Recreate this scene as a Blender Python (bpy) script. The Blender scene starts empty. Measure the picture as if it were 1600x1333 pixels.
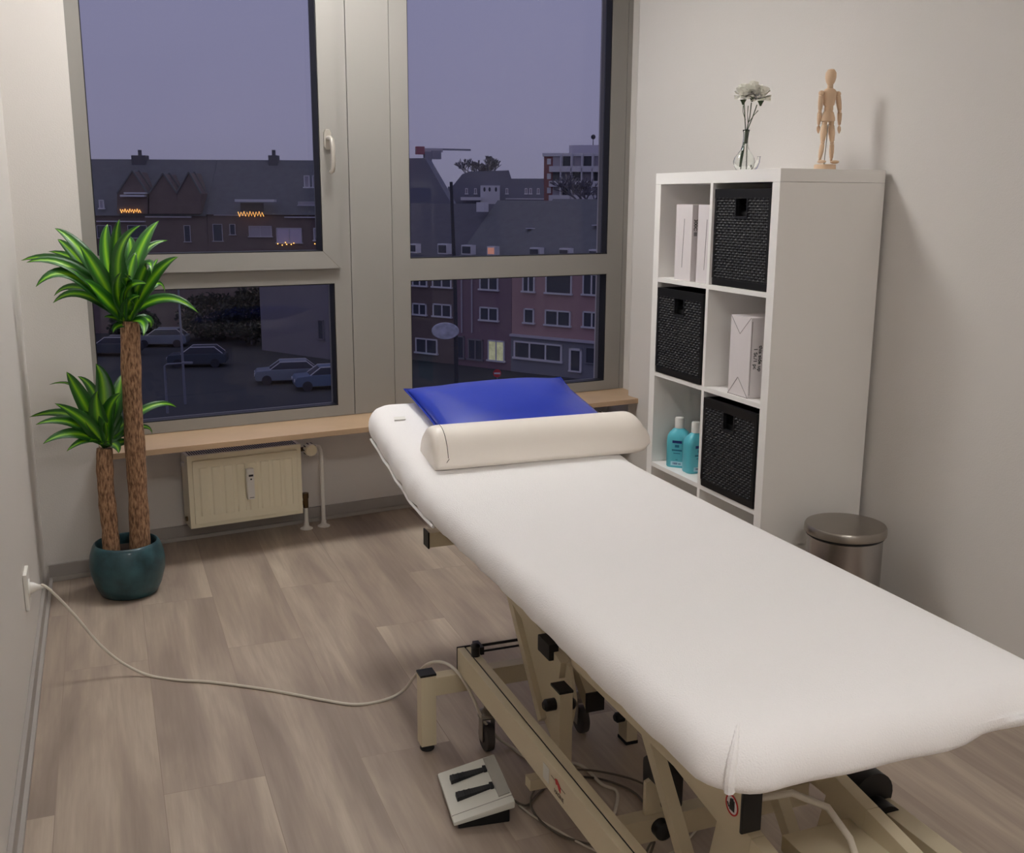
import bpy, bmesh, math, random
from mathutils import Vector, Matrix
random.seed(7)
S = bpy.context.scene
COL = S.collection
sin, cos, pi = math.sin, math.cos, math.pi

# ------------------------------------------------------------------ camera
CAM = Vector((-2.3062, -2.7119, 1.3687))
YAW, PIT, ROL, FPX = 0.37189, 0.213088, 0.005566, 1636.1
_f = Vector((sin(YAW)*cos(PIT), cos(YAW)*cos(PIT), -sin(PIT)))
_r0 = Vector((cos(YAW), -sin(YAW), 0)); _u0 = _r0.cross(_f)
RIGHT = cos(ROL)*_r0 + sin(ROL)*_u0
UP = -sin(ROL)*_r0 + cos(ROL)*_u0
cd = bpy.data.cameras.new('camera'); cam = bpy.data.objects.new('camera', cd); COL.objects.link(cam)
cd.sensor_width = 36; cd.sensor_fit = 'HORIZONTAL'; cd.lens = 36*FPX/1600; cd.clip_end = 1000; cd.clip_start = .05
M = Matrix((( RIGHT.x, UP.x, -_f.x), (RIGHT.y, UP.y, -_f.y), (RIGHT.z, UP.z, -_f.z))).to_4x4()
cam.matrix_world = Matrix.Translation(CAM) @ M
S.camera = cam

def lin(c):
    return tuple(((x/255)/12.92 if x/255 <= .04045 else ((x/255+.055)/1.055)**2.4) for x in c)

# ------------------------------------------------------------------ world: overcast dusk sky
W = bpy.data.worlds.new('dusk_sky'); S.world = W; W.use_nodes = True
nt = W.node_tree; nt.nodes.clear()
wo = nt.nodes.new('ShaderNodeOutputWorld'); bg = nt.nodes.new('ShaderNodeBackground')
tc = nt.nodes.new('ShaderNodeTexCoord'); sx = nt.nodes.new('ShaderNodeSeparateXYZ'); cr = nt.nodes.new('ShaderNodeValToRGB')
nt.links.new(tc.outputs['Generated'], sx.inputs[0]); nt.links.new(sx.outputs['Z'], cr.inputs[0])
cr.color_ramp.elements[0].position = 0.0; cr.color_ramp.elements[0].color = (*lin((118, 116, 138)), 1)
cr.color_ramp.elements[1].position = .25; cr.color_ramp.elements[1].color = (*lin((128, 127, 158)), 1)
e_ = cr.color_ramp.elements.new(.06); e_.color = (*lin((124, 121, 148)), 1)
bg.inputs[1].default_value = .88
nt.links.new(cr.outputs[0], bg.inputs[0]); nt.links.new(bg.outputs[0], wo.inputs[0])
vs = S.view_settings
vs.view_transform = 'Standard'; vs.look = 'None'; vs.gamma = 1; vs.use_curve_mapping = False; vs.exposure = 0.36
P_WIN, P_SIDE, P_BACK = 33.0, 9.5, 18.5          # radiance of the three ceiling panels' diffusers
WARM = (1.0, .985, .965)

# ------------------------------------------------------------------ helpers
def tag(o, label=None, cat=None, group=None, kind=None):
    if label: o['label'] = label
    if cat: o['category'] = cat
    if group: o['group'] = group
    if kind: o['kind'] = kind
    return o

def empty(name, loc=(0, 0, 0), rz=0, label=None, cat=None, group=None, kind=None):
    o = bpy.data.objects.new(name, None); COL.objects.link(o)
    o.location = loc; o.rotation_euler = (0, 0, rz); o.empty_display_size = .05
    return tag(o, label, cat, group, kind)

class MB:
    def __init__(s): s.v = []; s.f = []; s.uv = None
    def add(s, vs_, fs):
        n = len(s.v); s.v += [tuple(v) for v in vs_]; s.f += [tuple(i+n for i in f) for f in fs]; return s
    def box(s, x0, x1, y0, y1, z0, z1):
        v = [(x, y, z) for x in (x0, x1) for y in (y0, y1) for z in (z0, z1)]
        return s.add(v, [(0, 1, 3, 2), (4, 6, 7, 5), (0, 4, 5, 1), (2, 3, 7, 6), (0, 2, 6, 4), (1, 5, 7, 3)])
    def bar(s, p, q, w, h, up=(0, 0, 1)):
        p, q = Vector(p), Vector(q); d = (q-p).normalized(); up = Vector(up)
        a = d.cross(up)
        if a.length < 1e-4: a = d.cross(Vector((1, 0, 0)))
        a.normalize(); b = a.cross(d)
        v = []
        for c in (p, q):
            for sa, sb in ((-1, -1), (1, -1), (1, 1), (-1, 1)): v.append(c + a*sa*w/2 + b*sb*h/2)
        return s.add(v, [(0, 3, 2, 1), (4, 5, 6, 7), (0, 1, 5, 4), (1, 2, 6, 5), (2, 3, 7, 6), (3, 0, 4, 7)])
    def tube(s, pts, r, seg=10, cap=True):
        pts = [Vector(p) for p in pts]; n = len(pts)
        rs = r if isinstance(r, (list, tuple)) else [r]*n
        rings = []; prev = None
        for i, p in enumerate(pts):
            d = (pts[min(i+1, n-1)]-pts[max(i-1, 0)])
            d = d.normalized() if d.length > 1e-9 else Vector((0, 0, 1))
            if prev is None:
                a = d.cross(Vector((0, 0, 1)));
                if a.length < 1e-3: a = d.cross(Vector((1, 0, 0)))
            else: a = prev - d*prev.dot(d)
            a.normalize(); prev = a; b = d.cross(a)
            rings.append([p + (a*cos(2*pi*k/seg)+b*sin(2*pi*k/seg))*rs[i] for k in range(seg)])
        v = [x for rr in rings for x in rr]; f = []
        for i in range(n-1):
            for k in range(seg):
                k2 = (k+1) % seg; f.append((i*seg+k, i*seg+k2, (i+1)*seg+k2, (i+1)*seg+k))
        if cap: f.append(tuple(range(seg))[::-1]); f.append(tuple((n-1)*seg+k for k in range(seg)))
        return s.add(v, f)
    def cyl(s, p, q, r0, r1=None, seg=20): return s.tube([p, q], [r0, r0 if r1 is None else r1], seg)
    def lathe(s, prof, c=(0, 0, 0), seg=36, sx=1, sy=1):
        v = []; f = []; n = len(prof)
        for r, z in prof:
            for k in range(seg): v.append((c[0]+r*sx*cos(2*pi*k/seg), c[1]+r*sy*sin(2*pi*k/seg), c[2]+z))
        for i in range(n-1):
            for k in range(seg):
                k2 = (k+1) % seg; f.append((i*seg+k, i*seg+k2, (i+1)*seg+k2, (i+1)*seg+k))
        f.append(tuple(range(seg))[::-1]); f.append(tuple((n-1)*seg+k for k in range(seg)))
        return s.add(v, f)
    def prism(s, poly, axis, a, b):
        # poly: 2-D outline in the two other axes (in xyz order), extruded from a to b along axis
        def P(u, w, t):
            return {0: (t, u, w), 1: (u, t, w), 2: (u, w, t)}[axis]
        n = len(poly); v = [P(u, w, a) for u, w in poly]+[P(u, w, b) for u, w in poly]
        f = [tuple(range(n))[::-1], tuple(range(n, 2*n))]+[(i, (i+1) % n, n+(i+1) % n, n+i) for i in range(n)]
        return s.add(v, f)
    def ell(s, c, r, seg=16, rings=10):
        v = []; f = []
        rx, ry, rz = r
        for i in range(rings+1):
            t = pi*i/rings
            for k in range(seg):
                a = 2*pi*k/seg; v.append((c[0]+rx*sin(t)*cos(a), c[1]+ry*sin(t)*sin(a), c[2]+rz*cos(t)))
        for i in range(rings):
            for k in range(seg):
                k2 = (k+1) % seg; f.append((i*seg+k, (i+1)*seg+k, (i+1)*seg+k2, i*seg+k2))
        return s.add(v, f)
    def xf(s, fn): s.v = [tuple(fn(*v)) for v in s.v]; return s
    def build(s, name, m, parent=None, smooth=False, bevel=0, label=None, seg=2, sub=0, angle=None, kind=None, shift=None):
        me = bpy.data.meshes.new(name)
        vv = s.v if shift is None else [(a-shift[0], b-shift[1], c-shift[2]) for a, b, c in s.v]
        me.from_pydata(vv, [], s.f)
        bm = bmesh.new(); bm.from_mesh(me); bmesh.ops.remove_doubles(bm, verts=bm.verts, dist=1e-6)
        bmesh.ops.recalc_face_normals(bm, faces=bm.faces)
        if bevel:
            ed = [e for e in bm.edges if len(e.link_faces) == 2 and e.calc_face_angle(0) > .5]
            try: bmesh.ops.bevel(bm, geom=ed, offset=bevel, segments=seg, affect='EDGES', profile=.6, clamp_overlap=True)
            except Exception: pass
        bm.to_mesh(me); bm.free()
        o = bpy.data.objects.new(name, me); COL.objects.link(o)
        for mm in (m if isinstance(m, (list, tuple)) else [m]): me.materials.append(mm)
        if smooth or bevel:
            me.polygons.foreach_set('use_smooth', [True]*len(me.polygons))
            try: me.set_sharp_from_angle(angle=angle or .7)
            except Exception: pass
        if bevel:
            md = o.modifiers.new('w', 'WEIGHTED_NORMAL'); md.keep_sharp = True; md.weight = 90
        if sub:
            md = o.modifiers.new('s', 'SUBSURF'); md.levels = sub; md.render_levels = sub
        if parent: o.parent = parent
        if label: o['label'] = label
        if kind: o['kind'] = kind
        return o

def text_mesh(body, size, mat_, place, parent, name='printed_text', ext=.0002, font=None):
    cu = bpy.data.curves.new(name, 'FONT'); cu.body = body; cu.size = size; cu.extrude = ext; cu.offset = size*.018
    cu.align_x = 'CENTER'; cu.align_y = 'CENTER'
    to = bpy.data.objects.new(name, cu); COL.objects.link(to)
    dg = bpy.context.evaluated_depsgraph_get(); dg.update()
    me = bpy.data.meshes.new_from_object(to.evaluated_get(dg)); me.name = name
    bpy.data.objects.remove(to); bpy.data.curves.remove(cu)
    me.materials.clear(); me.materials.append(mat_)
    me.transform(place)
    o = bpy.data.objects.new(name, me); COL.objects.link(o); o.parent = parent
    return o

def basis(o, ex, ey):
    """matrix with local x along ex, y along ey at origin o"""
    ex, ey = Vector(ex).normalized(), Vector(ey).normalized(); ez = ex.cross(ey)
    m = Matrix((ex, ey, ez)).transposed().to_4x4(); m.translation = Vector(o); return m

def copy_tree(o, parent=None):
    c = o.copy(); COL.objects.link(c); c.parent = parent
    for ch in [x for x in bpy.data.objects if x.parent == o]: copy_tree(ch, c)
    return c

# ------------------------------------------------------------------ materials
def mat(name, col, rough=.5, metal=0, bump=0, bscale=60, var=0, vscale=8, spec=.5, coat=0, trans=0, emit=0, alpha=None, ior=1.45, sheen=0):
    m = bpy.data.materials.new(name); m.use_nodes = True; t = m.node_tree; b = t.nodes['Principled BSDF']
    c = (*lin(col), 1)
    b.inputs['Base Color'].default_value = c; b.inputs['Roughness'].default_value = rough
    b.inputs['Metallic'].default_value = metal; b.inputs['Specular IOR Level'].default_value = spec
    b.inputs['Coat Weight'].default_value = coat; b.inputs['Transmission Weight'].default_value = trans
    b.inputs['IOR'].default_value = ior
    if sheen: b.inputs['Sheen Weight'].default_value = sheen
    if emit: b.inputs['Emission Color'].default_value = c; b.inputs['Emission Strength'].default_value = emit
    tcn = t.nodes.new('ShaderNodeTexCoord')
    if var:
        n = t.nodes.new('ShaderNodeTexNoise'); n.inputs['Scale'].default_value = vscale; n.inputs['Detail'].default_value = 6
        t.links.new(tcn.outputs['Object'], n.inputs['Vector'])
        r = t.nodes.new('ShaderNodeValToRGB'); r.color_ramp.elements[0].position = .3; r.color_ramp.elements[1].position = .7
        r.color_ramp.elements[0].color = tuple(x*(1-var) for x in c[:3])+(1,)
        r.color_ramp.elements[1].color = tuple(min(1, x*(1+var)) for x in c[:3])+(1,)
        t.links.new(n.outputs['Fac'], r.inputs[0]); t.links.new(r.outputs[0], b.inputs['Base Color'])
    if bump:
        n = t.nodes.new('ShaderNodeTexNoise'); n.inputs['Scale'].default_value = bscale; n.inputs['Detail'].default_value = 3
        t.links.new(tcn.outputs['Object'], n.inputs['Vector'])
        bp = t.nodes.new('ShaderNodeBump'); bp.inputs['Strength'].default_value = bump; bp.inputs['Distance'].default_value = .002
        t.links.new(n.outputs['Fac'], bp.inputs['Height']); t.links.new(bp.outputs[0], b.inputs['Normal'])
    return m

wall_m = mat('wall_paint', (219, 214, 209), .55, bump=.25, bscale=220, spec=.35)
ceil_m = mat('ceiling_paint', (238, 236, 232), .8)
frame_m = mat('window_frame_grey', (148, 144, 139), .42, bump=.05, bscale=300)
gasket_m = mat('rubber_gasket', (18, 18, 24), .5)
sill_m = mat('beech_sill', (186, 158, 128), .5, var=.06, vscale=6)
base_m = mat('grey_baseboard', (164, 158, 153), .45)
white_m = mat('white_plastic', (236, 233, 226), .35)
rad_m = mat('cream_enamel', (246, 238, 212), .35)
radd_m = mat('dark_slot', (60, 54, 44), .7)
brass_m = mat('aged_brass', (96, 76, 50), .4, metal=.7)
black_m = mat('black_plastic', (14, 14, 15), .45)
blk2_m = mat('black_rubber', (22, 22, 22), .7)
cream_m = mat('cream_steel', (204, 191, 163), .4)
shelf_m = mat('white_foil', (245, 242, 238), .42, spec=.4)
seam_m = mat('seam_line', (120, 112, 102), .8)  # grey-brown line for the sash mitre joint
weave_m = mat('black_weave', (30, 31, 34), .42, bump=.3, bscale=400)
paper_m = mat('white_card', (226, 219, 219), .6)
ink_m = mat('print_black', (20, 18, 18), .6)
fold_m = mat('card_fold', (120, 112, 110), .8)
blue_v = mat('blue_vinyl', (26, 54, 176), .32, bump=.25, bscale=14, spec=.5, coat=.15)
cream_v = mat('cream_vinyl', (252, 244, 234), .36, bump=.12, bscale=12)
stitch_m = mat('dark_stitch', (80, 66, 55), .8)
sheet_m = mat('white_terry', (248, 245, 244), .9, bump=.6, bscale=380, sheen=.2)
steel_m = mat('brushed_steel', (172, 168, 166), .27, metal=1, bump=.04, bscale=120)
steel2_m = mat('satin_steel_lid', (160, 154, 146), .34, metal=1)
chrome_m = mat('zinc', (150, 146, 138), .3, metal=.9)
alu_m = mat('satin_aluminium', (200, 194, 184), .32, metal=.6)
wood_m = mat('beech_wood', (224, 192, 160), .5, var=.05, vscale=20)
woodline_m = mat('wood_joint', (120, 88, 62), .7)
soil_m = mat('soil', (48, 34, 26), .95, bump=1, bscale=60)
grey_cord = mat('grey_cord', (206, 198, 184), .5)
dark_cord = mat('dark_cord', (92, 84, 74), .5)
red_m = mat('red_print', (184, 40, 36), .5)
pale_m = mat('pale_plastic', (206, 204, 194), .4)
grey_p = mat('grey_panel', (160, 156, 146), .45)
tread_m = mat('ribbed_rubber', (26, 26, 28), .6)
tyre_m = mat('grey_tyre', (70, 66, 64), .6)
petal_m = mat('cream_petal', (254, 252, 242), .8)
stem_m = mat('flower_stem', (50, 66, 38), .6)
def glass_mat(name, col=(1, 1, 1), ior=1.45, rough=0):
    m = bpy.data.materials.new(name); m.use_nodes = True; t = m.node_tree; t.nodes.clear()
    o = t.nodes.new('ShaderNodeOutputMaterial'); g = t.nodes.new('ShaderNodeBsdfGlass')
    g.inputs['Color'].default_value = (*col, 1); g.inputs['IOR'].default_value = ior; g.inputs['Roughness'].default_value = rough
    t.links.new(g.outputs[0], o.inputs[0]); return m
vase_m = glass_mat('clear_glass', (.99, 1, .99), 1.45)
def pane_mat():
    m = bpy.data.materials.new('window_glass'); m.use_nodes = True; t = m.node_tree; t.nodes.clear()
    o = t.nodes.new('ShaderNodeOutputMaterial'); a = t.nodes.new('ShaderNodeBsdfTransparent'); g = t.nodes.new('ShaderNodeBsdfGlossy')
    a.inputs[0].default_value = (.93, .94, .95, 1); g.inputs['Roughness'].default_value = 0.0
    fr = t.nodes.new('ShaderNodeFresnel'); fr.inputs[0].default_value = 1.28
    mx = t.nodes.new('ShaderNodeMixShader')
    t.links.new(fr.outputs[0], mx.inputs[0]); t.links.new(a.outputs[0], mx.inputs[1]); t.links.new(g.outputs[0], mx.inputs[2])
    t.links.new(mx.outputs[0], o.inputs[0]); return m
pane_m = pane_mat()

def floor_mat():
    m = bpy.data.materials.new('vinyl_planks'); m.use_nodes = True; t = m.node_tree; b = t.nodes['Principled BSDF']
    N = t.nodes.new; L = t.links.new
    g = N('ShaderNodeNewGeometry'); mp = N('ShaderNodeMapping'); mp.inputs['Rotation'].default_value = (0, 0, -pi/2)
    mp.inputs['Location'].default_value = (0.35, .093, 0)
    L(g.outputs['Position'], mp.inputs['Vector'])
    def brick(c1, c2, mo):
        k = N('ShaderNodeTexBrick'); k.inputs['Scale'].default_value = 1; k.inputs['Brick Width'].default_value = 1.25
        k.inputs['Row Height'].default_value = .235; k.inputs['Mortar Size'].default_value = .0011; k.inputs['Mortar Smooth'].default_value = .3
        k.offset = .37; k.offset_frequency = 2; k.inputs['Bias'].default_value = 0
        k.inputs['Color1'].default_value = c1; k.inputs['Color2'].default_value = c2; k.inputs['Mortar'].default_value = mo
        L(mp.outputs[0], k.inputs['Vector']); return k
    k = brick((0, 0, 0, 1), (1, 1, 1, 1), (.5, .5, .5, 1))
    sep = N('ShaderNodeSeparateColor'); L(k.outputs['Color'], sep.inputs[0])
    # grain: noise stretched along the plank, shifted per plank
    cmb = N('ShaderNodeCombineXYZ'); L(sep.outputs[0], cmb.inputs[2]); sc = N('ShaderNodeVectorMath'); sc.operation = 'SCALE'; sc.inputs['Scale'].default_value = 23.0
    L(cmb.outputs[0], sc.inputs[0])
    ad = N('ShaderNodeVectorMath'); ad.operation = 'ADD'; L(g.outputs['Position'], ad.inputs[0]); L(sc.outputs[0], ad.inputs[1])
    m2 = N('ShaderNodeMapping'); m2.inputs['Scale'].default_value = (9, 1.1, 1); L(ad.outputs[0], m2.inputs['Vector'])
    n1 = N('ShaderNodeTexNoise'); n1.inputs['Scale'].default_value = 1; n1.inputs['Detail'].default_value = 5; n1.inputs['Distortion'].default_value = .6
    L(m2.outputs[0], n1.inputs['Vector'])
    m3 = N('ShaderNodeMapping'); m3.inputs['Scale'].default_value = (110, 5, 1); L(ad.outputs[0], m3.inputs['Vector'])
    n2 = N('ShaderNodeTexNoise'); n2.inputs['Scale'].default_value = 1; n2.inputs['Detail'].default_value = 4
    L(m3.outputs[0], n2.inputs['Vector'])
    a1 = N('ShaderNodeMath'); a1.operation = 'MULTIPLY_ADD'; L(n1.outputs['Fac'], a1.inputs[0]); a1.inputs[1].default_value = 1.05; a1.inputs[2].default_value = 0
    a2 = N('ShaderNodeMath'); a2.operation = 'MULTIPLY_ADD'; L(sep.outputs[0], a2.inputs[0]); a2.inputs[1].default_value = .20; L(a1.outputs[0], a2.inputs[2])
    a3 = N('ShaderNodeMath'); a3.operation = 'MULTIPLY_ADD'; L(n2.outputs['Fac'], a3.inputs[0]); a3.inputs[1].default_value = .22; L(a2.outputs[0], a3.inputs[2])
    r = N('ShaderNodeValToRGB'); e = r.color_ramp.elements
    e[0].position = .36; e[0].color = (*lin((134, 120, 109)), 1); e[1].position = 1.05; e[1].color = (*lin((200, 185, 167)), 1)
    x = e.new(.6); x.color = (*lin((154, 138, 126)), 1); x = e.new(.78); x.color = (*lin((172, 156, 141)), 1)
    L(a3.outputs[0], r.inputs[0])
    mx = N('ShaderNodeMix'); mx.data_type = 'RGBA'; mx.blend_type = 'MIX'; L(k.outputs['Fac'], mx.inputs[0]); L(r.outputs[0], mx.inputs[6]); mx.inputs[7].default_value = (*lin((150, 133, 120)), 1)
    L(mx.outputs[2], b.inputs['Base Color']); b.inputs['Roughness'].default_value = .42; b.inputs['Specular IOR Level'].default_value = .35
    bp = N('ShaderNodeBump'); bp.inputs['Strength'].default_value = .15; bp.inputs['Distance'].default_value = .001; L(n2.outputs['Fac'], bp.inputs['Height']); L(bp.outputs[0], b.inputs['Normal'])
    return m
floor_m = floor_mat()

def bark_mat():
    m = bpy.data.materials.new('cane_bark'); m.use_nodes = True; t = m.node_tree; b = t.nodes['Principled BSDF']
    N = t.nodes.new; L = t.links.new; tcx = N('ShaderNodeTexCoord'); mp = N('ShaderNodeMapping'); mp.inputs['Scale'].default_value = (170, 170, 48)
    L(tcx.outputs['Object'], mp.inputs[0]); n = N('ShaderNodeTexNoise'); n.inputs['Scale'].default_value = 1; n.inputs['Detail'].default_value = 5; L(mp.outputs[0], n.inputs[0])
    r = N('ShaderNodeValToRGB'); e = r.color_ramp.elements; e[0].position = .36; e[0].color = (*lin((100, 72, 52)), 1); e[1].position = .68; e[1].color = (*lin((184, 146, 112)), 1)
    x = e.new(.5); x.color = (*lin((148, 112, 84)), 1)
    L(n.outputs['Fac'], r.inputs[0]); L(r.outputs[0], b.inputs['Base Color']); b.inputs['Roughness'].default_value = .85
    bp = N('ShaderNodeBump'); bp.inputs['Distance'].default_value = .004; bp.inputs['Strength'].default_value = .8; L(n.outputs['Fac'], bp.inputs['Height']); L(bp.outputs[0], b.inputs['Normal'])
    return m
bark_m = bark_mat()
def leaf_mat():
    m = bpy.data.materials.new('striped_leaf'); m.use_nodes = True; t = m.node_tree; b = t.nodes['Principled BSDF']
    N = t.nodes.new; L = t.links.new; uv = N('ShaderNodeUVMap'); s = N('ShaderNodeSeparateXYZ'); L(uv.outputs[0], s.inputs[0])
    r = N('ShaderNodeValToRGB'); e = r.color_ramp.elements; e[0].position = .22; e[0].color = (*lin((30, 84, 22)), 1); e[1].position = .5; e[1].color = (*lin((142, 196, 34)), 1)
    x = e.new(.36); x.color = (*lin((72, 140, 26)), 1); x = e.new(.64); x.color = (*lin((72, 140, 26)), 1); x = e.new(.78); x.color = (*lin((30, 84, 22)), 1)
    L(s.outputs[0], r.inputs[0]); L(r.outputs[0], b.inputs['Base Color']); b.inputs['Roughness'].default_value = .38
    return m
leaf_m = leaf_mat()
def pot_mat():
    m = mat('teal_glaze', (44, 78, 86), .38, var=.55, vscale=14, coat=.2, bump=.1, bscale=30); return m
pot_m = pot_mat()

# ------------------------------------------------------------------ the room
BETA = .13871
E_ = Vector((cos(BETA), sin(BETA), 0)); NN = Vector((-sin(BETA), cos(BETA), 0))
def ww(u, off, z): return E_*u + NN*off + Vector((0, 0, z))
XL, XR, YB, H = -2.572, .015, -4.4, 2.6
def corner(x, off): # point of the line off=const at x
    return (off - x*(-sin(BETA)))/cos(BETA)
def struct(o): o['kind'] = 'structure'; return o
struct(MB().box(XL-.3, XR+.4, YB-.1, 2.3, -.12, 0).build('floor', floor_m))
struct(MB().box(XL-.3, XR+.4, YB-.1, 2.3, H, H+.12).build('ceiling', ceil_m))
struct(MB().box(XL-.15, XL, YB, 1.6, 0, H).build('wall_left', wall_m))
struct(MB().box(XL-.15, XR+.25, YB-.12, YB, 0, H).build('wall_back', wall_m))
rp = [(XR, YB), (XR, .79), (-.066, 1.545), (-.060, 1.56), (.0, 1.60), (.0, 2.06), (.25, 2.06), (.25, YB)]
struct(MB().prism(rp, 2, 0, H).build('wall_right', wall_m))
RW = empty('wall_window', (0, 0, 0), BETA); struct(RW); bpy.data.objects.remove(RW)
wm = MB()
wm.box(-2.75, -2.158, 1.61, 1.99, 0, H)          # pier on the left of the window
wm.box(-2.158, .42, 1.867, 1.99, 0, .455)        # back of the radiator niche
wm.box(-2.158, .42, 1.62, 1.99, 2.42, H)         # lintel
ow = wm.build('wall_window', wall_m); ow.rotation_euler.z = BETA; struct(ow)

def skirting(name, poly, z=.062, parent=None):
    o = struct(MB().prism(poly, 2, 0, z).build(name, base_m, bevel=.003))
    return o
bl = skirting('baseboard_left', [(XL, YB+.01), (XL+.012, YB+.01), (XL+.012, 1.252), (XL, 1.252)])
b2 = MB().box(-2.366, -2.158, 1.598, 1.61, 0, .062).build('baseboard_window', base_m, bevel=.003); b2.rotation_euler.z = BETA; struct(b2)
b3 = MB().box(-2.15, .235, 1.855, 1.867, 0, .062).build('baseboard_niche', base_m, bevel=.003); b3.rotation_euler.z = BETA; struct(b3)
lip = mat('pale_cove_lip', (172, 166, 160), .5)
for nm, par, args in (('lip', b2, (-2.366, -2.158, 1.588, 1.5985, 0.001, .016)), ('lip', b3, (-2.15, .235, 1.845, 1.8555, .001, .016))):
    MB().box(*args).build(nm, lip, par, label='pale soft lip along the foot of the baseboard')
MB().box(XL+.012, XL+.022, YB+.01, 1.25, .001, .016).build('lip', lip, bl, label='pale soft lip along the foot of the baseboard')

# ------------------------------------------------------------------ windows
def window(name, label, u0, u1, sash=None, op=None, panes=()):
    r = empty(name, (0, 0, 0), BETA); struct(r); r['label'] = label
    return r
FT = 2.42
w1 = window('window_1', 'grey framed left window with an opening upper sash and a fixed lower pane', 0, 0)
f = MB()
f.box(-2.30, -2.128, 1.716, 1.80, .486, FT).box(-1.200, -1.129, 1.716, 1.80, .486, FT)
f.box(-2.128, -1.200, 1.716, 1.80, .486, .530).box(-2.128, -1.200, 1.716, 1.80, 1.034, 1.12).box(-2.128, -1.200, 1.716, 1.80, 2.35, FT)
f.build('window_frame', frame_m, w1)
sf = MB(); sf.box(-2.22, -2.100, 1.694, 1.775, 1.096, 2.39).box(-1.252, -1.181, 1.694, 1.775, 1.096, 2.39)
sf.box(-2.10, -1.252, 1.694, 1.775, 1.096, 1.164).box(-2.10, -1.252, 1.694, 1.775, 2.32, 2.39)
sash = sf.build('window_sash', frame_m, w1)
MB().tube([(-1.1815, 1.6936, 1.0955), (-1.2525, 1.6936, 1.1645)], .0006, 6).build('mitre_joint', seam_m, sash)
def gasket(par, u0, u1, z0, z1, a=1.72, b=1.768, w=.004):
    g = MB(); g.box(u0, u0+w, a, b, z0, z1).box(u1-w, u1, a, b, z0, z1).box(u0, u1, a, b, z0, z0+w).box(u0, u1, a, b, z1-w, z1)
    g.build('glazing_gasket', gasket_m, par, label='black rubber glazing gasket')
    MB().box(u0+w, u1-w, b-.006, b-.001, z0+w, z1-w).build('window_pane', pane_m, par)
gasket(sash, -2.10, -1.252, 1.164, 2.32, 1.698, 1.768)
gasket(w1, -2.128, -1.200, .530, 1.034)
# handle on the sash
hd = MB(); hz = 1.60; hu = -1.2225
hd.prism([(hu-.0145, hz-.03), (hu-.0145, hz+.022), (hu-.008, hz+.035), (hu+.008, hz+.035), (hu+.0145, hz+.022), (hu+.0145, hz-.03), (hu+.008, hz-.042), (hu-.008, hz-.042)], 1, 1.682, 1.694)
hh = hd.build('handle_rosette', alu_m, w1, bevel=.003)
MB().tube([(hu, 1.688, hz), (hu, 1.655, hz), (hu+.002, 1.642, hz-.008), (hu+.004, 1.64, hz-.03), (hu+.004, 1.64, hz-.105), (hu+.002, 1.645, hz-.124), (hu-.004, 1.652, hz-.13)], [.009, .009, .0095, .0095, .0095, .009, .008], 12).build('handle_lever', alu_m, w1, smooth=True)
w2 = window('window_2', 'grey framed right window split into a tall upper and a low lower pane', 0, 0)
f = MB()
f.box(-.944, -.865, 1.716, 1.80, .486, FT).box(.131, .214, 1.716, 1.80, .486, FT)
f.box(-.865, .131, 1.716, 1.80, .486, .530).box(-.865, .131, 1.716, 1.80, 1.034, 1.126).box(-.865, .131, 1.716, 1.80, 2.35, FT)
f.build('window_frame', frame_m, w2)
MB().box(.2165, .30, 1.714, 1.80, .486, FT).build('cover_strip', frame_m, w2, bevel=.001)
gasket(w2, -.865, .131, .530, 1.034); gasket(w2, -.865, .131, 1.126, 2.35)
tr = MB().box(-1.1265, -.9465, 1.714, 1.80, .486, FT).build('trim_1', frame_m, bevel=.001); tr.rotation_euler.z = BETA; struct(tr)
tr['label'] = 'flat grey cover panel between the two windows'
MB().box(-1.129, -.944, 1.73, 1.80, .486, FT).build('panel_joint', gasket_m, tr, label='dark open joint beside the cover panel')
si = MB().prism([(-2.155, 1.46), (.163, 1.46), (.163, 1.475), (.218, 1.575), (.2385, 1.60), (.25, 1.80), (-2.155, 1.80)], 2, .462, .484).build('trim_2', sill_m, bevel=.003)
si.rotation_euler.z = BETA; struct(si); si['label'] = 'pale wooden window sill board'

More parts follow.
